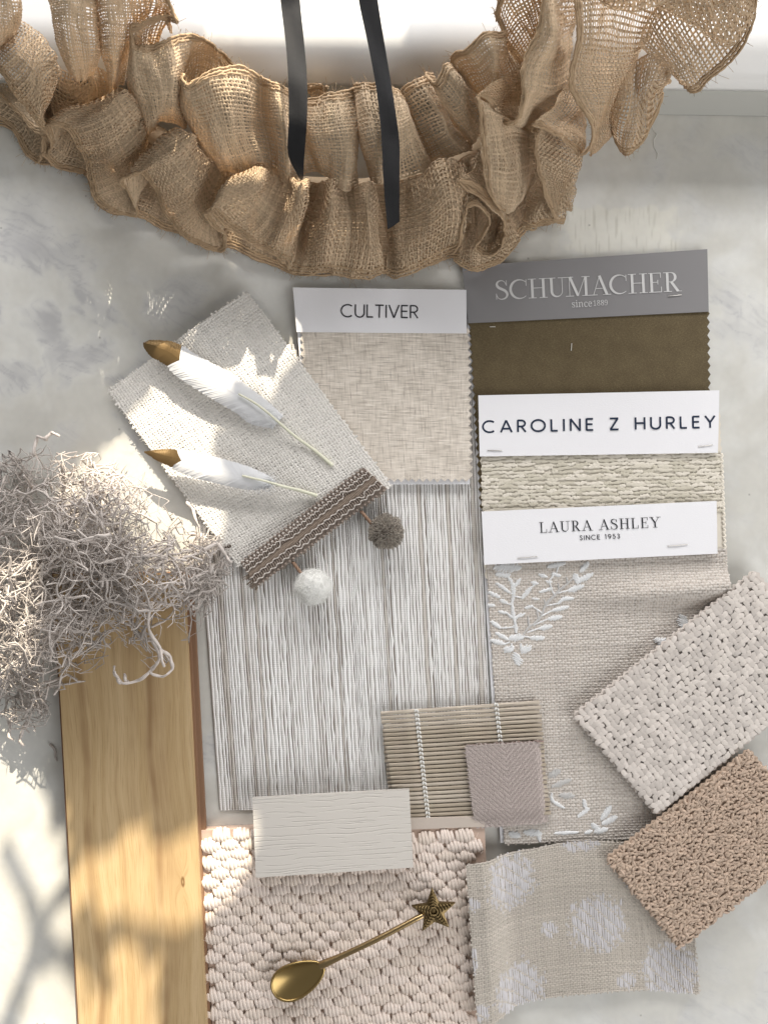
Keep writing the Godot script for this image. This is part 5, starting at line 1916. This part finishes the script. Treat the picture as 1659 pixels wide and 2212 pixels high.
func wreath() -> void:
	var o := thing("burlap_wreath", "ruffled tan burlap ribbon wreath leaning on the white window frame", "wreath", W(760, 420, 0.0))
	# lining low on the slab, under the ruffles
	var lin_m := mat("burlap_lining", lin(0.555, 0.43, 0.295), 0.9)
	var back := [[-60, 255, -60, 60], [30, 279, 60, 90], [54, 326, 120, 130], [76, 348, 150, 170], [120, 360, 200, 200], [181, 375, 240, 220], [205, 430, 290, 270], [245, 460, 330, 290], [310, 474, 380, 310], [345, 494, 420, 330], [385, 502, 450, 350],
		[430, 524, 490, 350], [495, 534, 530, 350], [545, 562, 580, 360], [600, 577, 620, 380], [640, 590, 660, 390], [720, 592, 720, 400], [800, 594, 790, 400], [870, 588, 850, 400], [930, 574, 910, 380], [970, 552, 950, 360], [1000, 560, 990, 350],
		[1030, 574, 1010, 340], [1080, 566, 1030, 330], [1112, 520, 1050, 310], [1150, 485, 1080, 290], [1195, 478, 1100, 260], [1212, 440, 1120, 240], [1235, 400, 1140, 200]]
	var lr := []
	for b in back:
		lr.append_array([b[0], b[1], 3.0, (b[0] + b[2]) * 0.5, (b[1] + b[3]) * 0.5, 8.0, b[2], b[3], 18.0])
	burlap(o, lr, true, 30.0)
	for b in lr.size() / 9:
		for k in 3:
			lr[b * 9 + k * 3 + 2] *= 0.45
			lr[b * 9 + k * 3 + 1] -= 8.0 - 3.0 * k
	var lm := MB.new()
	lm.grid(loft(ribs(lr), 160, 14, 0.0006, 1.0))
	part("lining", lm, lin_m, o)
	var ringp := PackedVector3Array()
	for p in [[-40, 60, 45], [60, 110, 42], [160, 180, 38], [260, 240, 32], [380, 310, 26], [500, 370, 20], [640, 395, 17], [780, 400, 17], [900, 385, 20], [990, 345, 25], [1060, 280, 30], [1110, 210, 36], [1170, 120, 44], [1240, 10, 52], [1290, -80, 58]]:
		ringp.append(W(p[0], p[1] + 8.0, maxf(p[2] - 14.0, 6.0) * 0.001))
	var rm := MB.new()
	rm.tube(ringp, 0.0055, 8)
	part("ring_core", rm, lin_m, o)

	# each rib: hem x y height, middle, root (heights in millimetres)
	# outer ruffle, left loops
	burlap(o, [-40, -30, 88, -45, 40, 80, -50, 110, 60, 0, -40, 100, 0, 40, 92, 0, 108, 70, 24, -40, 98, 28, 40, 86, 22, 102, 64, 36, -40, 80, 36, 30, 66, 30, 74, 52], true, 1.0)
	burlap(o, [-45, 128, 60, -12, 88, 68, 30, 40, 58, 2, 156, 66, 30, 112, 76, 68, 58, 66, 44, 211, 58, 70, 150, 74, 104, 92, 68, 80, 262, 50, 95, 192, 66, 122, 140, 60, 97, 284, 40, 101, 225, 50, 118, 170, 46,
		82, 288, 30, 80, 232, 32, 90, 180, 28, 40, 245, 26, 40, 210, 26, 50, 160, 20, 0, 205, 24, 0, 180, 22, 20, 140, 18], true, 2.0)
	burlap(o, [-20, 252, 5, -10, 215, 14, 10, 180, 20, 30, 277, 5, 45, 245, 14, 60, 210, 22, 54, 325, 5, 75, 290, 12, 95, 250, 22, 78, 347, 5, 100, 310, 12, 120, 270, 22, 96, 336, 12, 120, 300, 20, 150, 250, 26, 120, 359, 5, 145, 320, 12, 180, 270, 24, 181, 374, 5, 190, 340, 12, 215, 290, 24], true, 3.0)
	burlap(o, [100, 300, 26, 150, 262, 32, 215, 215, 34, 96, 330, 12, 140, 285, 22, 215, 225, 30, 108, 318, 20, 150, 268, 36, 230, 205, 44, 112, 270, 48, 190, 226, 58, 271, 196, 62, 146, 281, 48, 215, 248, 60, 285, 208, 62, 170, 318, 36, 240, 296, 52, 302, 240, 56, 187, 358, 22, 256, 342, 42, 314, 275, 48,
		195, 396, 14, 268, 372, 28, 320, 300, 40, 214, 436, 8, 275, 402, 18, 316, 330, 30, 246, 459, 6, 285, 420, 14, 320, 340, 24, 294, 465, 6, 297, 425, 14, 326, 345, 22, 286, 420, 20, 302, 405, 24, 345, 330, 26,
		273, 380, 46, 338, 326, 56, 401, 281, 58, 299, 377, 46, 362, 345, 57, 416, 293, 58, 330, 408, 36, 388, 384, 49, 428, 320, 50, 362, 461, 20, 418, 420, 39, 452, 345, 44, 395, 502, 10, 438, 455, 28, 472, 360, 40, 438, 531, 6, 456, 470, 20, 490, 370, 34, 482, 543, 5, 472, 480, 14, 502, 375, 28,
		492, 514, 16, 482, 468, 22, 520, 380, 26, 462, 490, 28, 490, 438, 36, 532, 374, 36, 446, 456, 44, 504, 394, 54, 556, 355, 52, 460, 459, 44, 530, 410, 54, 576, 364, 52, 490, 490, 32, 560, 440, 40, 592, 384, 38, 532, 523, 22, 592, 462, 36, 612, 394, 38, 588, 547, 14, 626, 470, 43, 636, 390, 44, 619, 568, 8, 649, 450, 44, 656, 385, 46,
		634, 588, 4, 652, 480, 12, 676, 396, 24, 652, 592, 5, 674, 500, 22, 696, 400, 30, 700, 590, 6, 714, 480, 38, 718, 391, 42, 742, 594, 5, 752, 474, 29, 752, 414, 30, 785, 597, 6, 796, 480, 38, 788, 391, 42, 826, 588, 5, 818, 490, 26, 810, 402, 34], true, 4.0)
	burlap(o, [838, 588, 3, 834, 500, 12, 820, 410, 22, 850, 597, 4, 852, 500, 20, 848, 402, 30, 882, 589, 5, 886, 490, 32, 880, 396, 36, 926, 576, 6, 930, 470, 41, 916, 384, 40, 965, 556, 10, 975, 432, 48, 956, 344, 50, 984, 536, 20, 1008, 440, 46, 986, 352, 46, 998, 478, 40, 1012, 420, 48, 1000, 356, 42, 1013, 449, 46, 1022, 400, 42, 1010, 350, 36,
		1038, 452, 46, 1035, 410, 34, 1020, 350, 28, 1052, 476, 40, 1046, 425, 28, 1030, 350, 22, 1040, 510, 34, 1040, 450, 22, 1036, 360, 18, 1032, 535, 30, 1036, 470, 18, 1040, 380, 16, 1045, 552, 28, 1050, 480, 16, 1050, 380, 15, 1072, 546, 28, 1066, 480, 18, 1060, 380, 16, 1090, 510, 32, 1080, 460, 22, 1066, 370, 18, 1091, 478, 36, 1078, 430, 28, 1060, 350, 22, 1068, 452, 44, 1062, 400, 38, 1050, 340, 30, 1030, 425, 50, 1040, 375, 46, 1040, 330, 36,
		997, 398, 56, 1018, 364, 56, 1040, 330, 50, 1024, 401, 54, 1048, 370, 50, 1060, 335, 44, 1050, 428, 46, 1065, 392, 40, 1075, 350, 34, 1072, 441, 42, 1080, 415, 30, 1090, 380, 24], true, 5.0)
	# low loops under the right side
	burlap(o, [982, 556, 8, 1000, 525, 18, 1010, 480, 22, 1014, 585, 5, 1025, 545, 20, 1030, 490, 24, 1060, 578, 5, 1060, 540, 18, 1060, 490, 22, 1092, 565, 6, 1090, 525, 20, 1085, 470, 24, 1120, 520, 8, 1108, 485, 20, 1095, 440, 24], true, 6.0)
	burlap(o, [1122, 487, 6, 1140, 430, 16, 1162, 365, 22, 1150, 494, 6, 1165, 440, 24, 1180, 380, 26, 1172, 488, 6, 1185, 440, 20, 1200, 380, 24, 1196, 482, 6, 1205, 440, 18, 1215, 390, 22, 1214, 476, 5, 1225, 430, 14, 1230, 380, 18], true, 7.0)
	# tall folds on the right
	burlap(o, [1086, 456, 44, 1098, 458, 36, 1108, 452, 22, 1062, 430, 54, 1104, 434, 46, 1136, 425, 16, 1049, 366, 64, 1112, 362, 54, 1164, 352, 16, 1038, 290, 72, 1102, 292, 62, 1160, 300, 30, 1033, 240, 78, 1090, 262, 68, 1140, 280, 42, 1031, 213, 82, 1080, 240, 70, 1130, 265, 46], true, 8.0)
	burlap(o, [1031, 213, 82, 1082, 172, 78, 1135, 137, 64, 1045, 210, 80, 1092, 186, 70, 1142, 160, 54, 1060, 222, 75, 1098, 205, 62, 1140, 185, 46, 1072, 250, 69, 1102, 228, 57, 1132, 215, 44, 1089, 268, 66, 1108, 250, 58, 1124, 232, 48], true, 9.0)
	burlap(o, [1089, 268, 66, 1120, 272, 54, 1150, 272, 30, 1104, 263, 70, 1135, 258, 62, 1166, 262, 30, 1117, 243, 76, 1152, 232, 66, 1190, 235, 28, 1124, 190, 84, 1176, 198, 74, 1228, 185, 32, 1136, 135, 90, 1190, 132, 82, 1240, 112, 38, 1160, 75, 96, 1206, 72, 89, 1246, 60, 46, 1166, 0, 104, 1210, 0, 95, 1250, 0, 56, 1168, -60, 110, 1212, -60, 100, 1252, -60, 60], true, 10.0)
	burlap(o, [1245, -60, 110, 1330, -60, 92, 1440, -60, 66, 1243, 0, 104, 1330, 4, 88, 1424, 20, 62, 1241, 96, 94, 1320, 102, 80, 1392, 92, 50, 1232, 164, 88, 1310, 166, 74, 1372, 152, 42, 1250, 222, 78, 1310, 220, 64, 1348, 230, 30, 1272, 272, 70, 1300, 268, 54, 1326, 276, 24, 1268, 322, 62, 1290, 312, 46, 1302, 312, 20, 1254, 331, 58, 1270, 330, 42, 1280, 330, 18], true, 11.0)
	burlap(o, [1254, 331, 58, 1264, 304, 44, 1268, 270, 30, 1217, 306, 60, 1240, 272, 52, 1256, 226, 42, 1185, 287, 64, 1214, 246, 58, 1246, 196, 48, 1154, 272, 66, 1190, 230, 64, 1236, 178, 56], true, 12.0)
	burlap(o, [1160, 280, 64, 1196, 276, 50, 1250, 270, 26, 1154, 290, 60, 1200, 312, 47, 1256, 338, 16, 1159, 337, 56, 1202, 362, 42, 1250, 384, 12, 1173, 400, 46, 1204, 416, 30, 1240, 424, 8, 1194, 465, 20, 1212, 460, 14, 1228, 456, 5], true, 13.0)
	# tails on the right, over the frame
	burlap(o, [1320, 282, 30, 1322, 235, 48, 1332, 180, 58, 1345, 334, 26, 1352, 250, 50, 1368, 145, 62, 1362, 334, 26, 1372, 245, 52, 1388, 130, 64, 1381, 313, 28, 1390, 230, 54, 1405, 120, 66, 1402, 262, 36, 1412, 205, 56, 1430, 130, 66, 1432, 208, 46, 1440, 180, 58, 1452, 140, 66], true, 14.0)
	burlap(o, [1478, 190, 60, 1430, 145, 66, 1385, 95, 68, 1503, 206, 60, 1456, 128, 70, 1410, 40, 74, 1540, 165, 64, 1495, 90, 74, 1450, 0, 82, 1590, 108, 72, 1545, 40, 80, 1500, -30, 88, 1628, 25, 82, 1590, -20, 88, 1560, -60, 94, 1640, -40, 88, 1610, -70, 92, 1580, -90, 96], true, 15.0)
	burlap(o, [1425, 26, 92, 1412, -20, 97, 1400, -60, 100, 1500, 60, 90, 1480, 0, 98, 1460, -70, 102, 1580, 90, 88, 1560, 10, 97, 1540, -80, 104, 1624, 32, 90, 1610, -20, 98, 1600, -80, 104], false, 16.0)
	burlap(o, [1280, -10, 104, 1285, -30, 106, 1290, -60, 108, 1340, 16, 104, 1340, -14, 112, 1340, -60, 116, 1400, 12, 104, 1400, -18, 112, 1400, -60, 116, 1450, -12, 102, 1445, -30, 106, 1440, -60, 108], false, 17.0)
	# inner ruffle
	burlap(o, [92, -40, 92, 118, 60, 84, 146, 150, 56, 140, -40, 102, 156, 66, 94, 168, 169, 58, 185, -40, 102, 191, 70, 90, 195, 166, 56, 200, -40, 80, 206, 70, 66, 212, 136, 44], true, 18.0)
	burlap(o, [110, 140, 44, 108, 190, 34, 112, 240, 26, 150, 160, 46, 155, 215, 34, 165, 262, 26, 196, 142, 52, 198, 190, 40, 200, 235, 30, 214, 150, 44, 220, 190, 36, 226, 222, 28, 240, 160, 44, 246, 190, 38, 256, 212, 30], false, 19.0)
	burlap(o, [185, -40, 98, 212, 70, 80, 236, 196, 50, 240, -50, 106, 240, 70, 88, 247, 198, 54, 292, -50, 104, 272, 70, 80, 258, 192, 50, 340, -40, 94, 300, 60, 66, 266, 180, 42], true, 20.0)
	burlap(o, [286, -60, 100, 284, 0, 84, 286, 62, 66, 342, -52, 100, 334, 0, 88, 330, 48, 74, 366, 0, 92, 362, 24, 84, 358, 46, 76, 378, 40, 86, 372, 52, 80, 366, 64, 72], true, 21.0)
	burlap(o, [372, 40, 82, 332, 120, 50, 302, 200, 30, 322, 46, 85, 296, 122, 56, 294, 220, 30, 280, 58, 85, 284, 170, 66, 304, 266, 40, 287, 94, 81, 302, 190, 72, 322, 285, 46, 318, 104, 79, 336, 190, 74, 346, 270, 48, 360, 90, 79, 371, 190, 72, 373, 266, 48, 392, 78, 74, 394, 180, 62, 396, 279, 42,
		440, 78, 70, 430, 130, 56, 410, 230, 34, 480, 108, 64, 466, 150, 50, 430, 250, 30, 503, 143, 56, 482, 190, 40, 450, 280, 26], true, 22.0)
	burlap(o, [430, 172, 62, 436, 230, 44, 470, 320, 28, 404, 176, 68, 412, 250, 46, 460, 340, 30, 391, 158, 72, 407, 258, 54, 468, 360, 36, 402, 186, 74, 432, 268, 64, 486, 370, 42, 455, 158, 78, 474, 262, 68, 522, 374, 44, 510, 146, 73, 530, 260, 62, 552, 352, 44, 560, 162, 60, 575, 270, 44, 586, 366, 30, 605, 180, 67, 610, 280, 62, 626, 388, 42, 624, 196, 55, 630, 290, 42, 648, 382, 28,
		640, 214, 42, 648, 290, 36, 660, 376, 26, 690, 208, 51, 692, 300, 48, 706, 382, 36, 735, 197, 53, 748, 300, 53, 746, 410, 40, 766, 188, 48, 776, 300, 40, 772, 396, 26], true, 23.0)
	burlap(o, [664, 178, 46, 668, 215, 36, 676, 250, 30, 690, 180, 50, 690, 218, 38, 690, 255, 30, 704, 188, 46, 704, 220, 38, 702, 255, 30], true, 24.0)
	burlap(o, [800, 200, 46, 792, 290, 36, 800, 380, 26, 767, 187, 48, 784, 300, 46, 800, 386, 30, 784, 182, 60, 806, 290, 60, 829, 400, 40, 846, 188, 60, 862, 290, 55, 868, 388, 38, 862, 202, 52, 893, 270, 52, 926, 366, 36, 874, 214, 36, 896, 300, 30, 916, 376, 24, 868, 206, 40, 910, 290, 36, 945, 352, 28, 912, 172, 52, 960, 262, 52, 1005, 332, 42, 930, 168, 46, 975, 262, 42, 1016, 318, 34], true, 25.0)
	burlap(o, [932, 160, 52, 976, 250, 44, 1010, 318, 34, 918, 158, 61, 985, 258, 54, 1022, 312, 40, 945, 182, 67, 1002, 246, 62, 1036, 300, 42, 966, 140, 71, 1012, 210, 68, 1050, 290, 44, 984, 150, 60, 1030, 220, 52, 1055, 280, 36, 975, 136, 62, 1020, 190, 55, 1060, 270, 38, 1010, 112, 75, 1046, 165, 68, 1076, 250, 46, 1050, 72, 85, 1072, 142, 78, 1096, 230, 52, 1086, 68, 80, 1096, 140, 70, 1112, 215, 46, 1072, 20, 84, 1110, 110, 66, 1136, 170, 48], true, 26.0)
	burlap(o, [1068, 30, 84, 1108, 110, 68, 1134, 172, 48, 1086, -20, 95, 1130, 70, 78, 1162, 130, 54, 1140, -60, 102, 1162, 30, 86, 1192, 80, 60, 1190, -80, 104, 1200, 0, 88, 1220, 50, 62], true, 27.0)

	# black satin ribbon
	var rb := thing("black_ribbon", "narrow black satin ribbon with two long tails hanging over the wreath", "ribbon", W(740, 380, 0.05))
	var bm := mat("black_satin", lin(0.014, 0.014, 0.0155), 0.5, {"rim": 0.15, "spec": 0.35, "bump": grain(), "relief": 0.006, "scale": Vector3(0.6, 40, 1)})
	for tail in [[[600, -90, 642, -90, 84], [606, 0, 648, 0, 78], [618, 100, 658, 100, 76], [623, 178, 664, 180, 74], [624, 260, 663, 262, 70], [622, 330, 657, 345, 62], [640, 372, 656, 374, 56], [648, 386, 654, 388, 50]],
			[[766, -90, 806, -90, 84], [775, 0, 816, 0, 78], [794, 90, 830, 90, 74], [811, 180, 845, 180, 70], [821, 260, 857, 258, 67], [825, 320, 863, 312, 64], [829, 400, 863, 396, 60], [837, 495, 863, 478, 54]]]:
		var rows := []
		var a := PackedVector2Array()
		var l := []
		var rr := []
		for p in tail:
			l.append(Vector2(p[0], p[1]))
			rr.append(Vector2(p[2], p[3]))
		var lc := curve(l, false, 5)
		var rc := curve(rr, false, 5)
		for i in lc.size():
			var f := float(i) / 5.0
			var k := mini(int(f), tail.size() - 2)
			var h := lerpf(tail[k][4], tail[k + 1][4], f - k) * 0.001
			rows.append([Wv(lc[i], h), Wv(lc[i].lerp(rc[i], 0.5), h) + Vector3(0, 0.0008 * sin(i * 0.5), 0), Wv(rc[i], h)])
		var mb := MB.new()
		mb.grid(rows)
		var lowr := []
		for row in rows:
			lowr.append([row[2] - Vector3(0, 0.0004, 0), row[1] - Vector3(0, 0.0004, 0), row[0] - Vector3(0, 0.0004, 0)])
		mb.grid(lowr)
		part("tail", mb, bm, rb)


# ---------------------------------------------------------------- stray bits
func bits() -> void:
	var r := RandomNumberGenerator.new()
	r.seed = 4
	var a := thing("twig_fragment", "short grey twig fragment fallen on the bare stone beside the plank", "twig", W(115, 1625, 0))
	var mb := MB.new()
	mb.tube(PackedVector3Array([W(108, 1607, 0.001), W(116, 1614, 0.0012), W(121, 1624, 0.001), W(120, 1634, 0.001), W(124, 1644, 0.0008)]), [0.0006, 0.0007, 0.0006, 0.0006, 0.0004], 5)
	part("stem", mb, mat("twig_1", Color.GRAY), a)
	var b := thing("loose_thread", "fine white loose thread lying on the stone beside the wreath", "thread", W(1412, 300, 0))
	mb = MB.new()
	mb.tube(PackedVector3Array([W(1407, 268, 0.0004), W(1411, 282, 0.0004), W(1418, 290, 0.0004), W(1411, 304, 0.0004), W(1412, 318, 0.0004), W(1420, 332, 0.0004), W(1418, 345, 0.0004)]), 0.00016, 4)
	part("strand", mb, mat("thread_white", lin(0.75, 0.75, 0.72), 0.8), b)
	var c := thing("brown_yarn_end", "tiny curled brown yarn end lying on the cream swatch rim", "thread", W(492, 1186, 0.004))
	mb = MB.new()
	var p := PackedVector3Array()
	for i in 22:
		var f := i / 21.0
		p.append(W(484 + 16 * f, 1186 - 7 * f + 4.0 * sin(f * 20.0), 0.0062))
	mb.tube(p, 0.0003, 4)
	part("strand", mb, mat("yarn_brown", lin(0.10, 0.075, 0.06), 0.9), c)
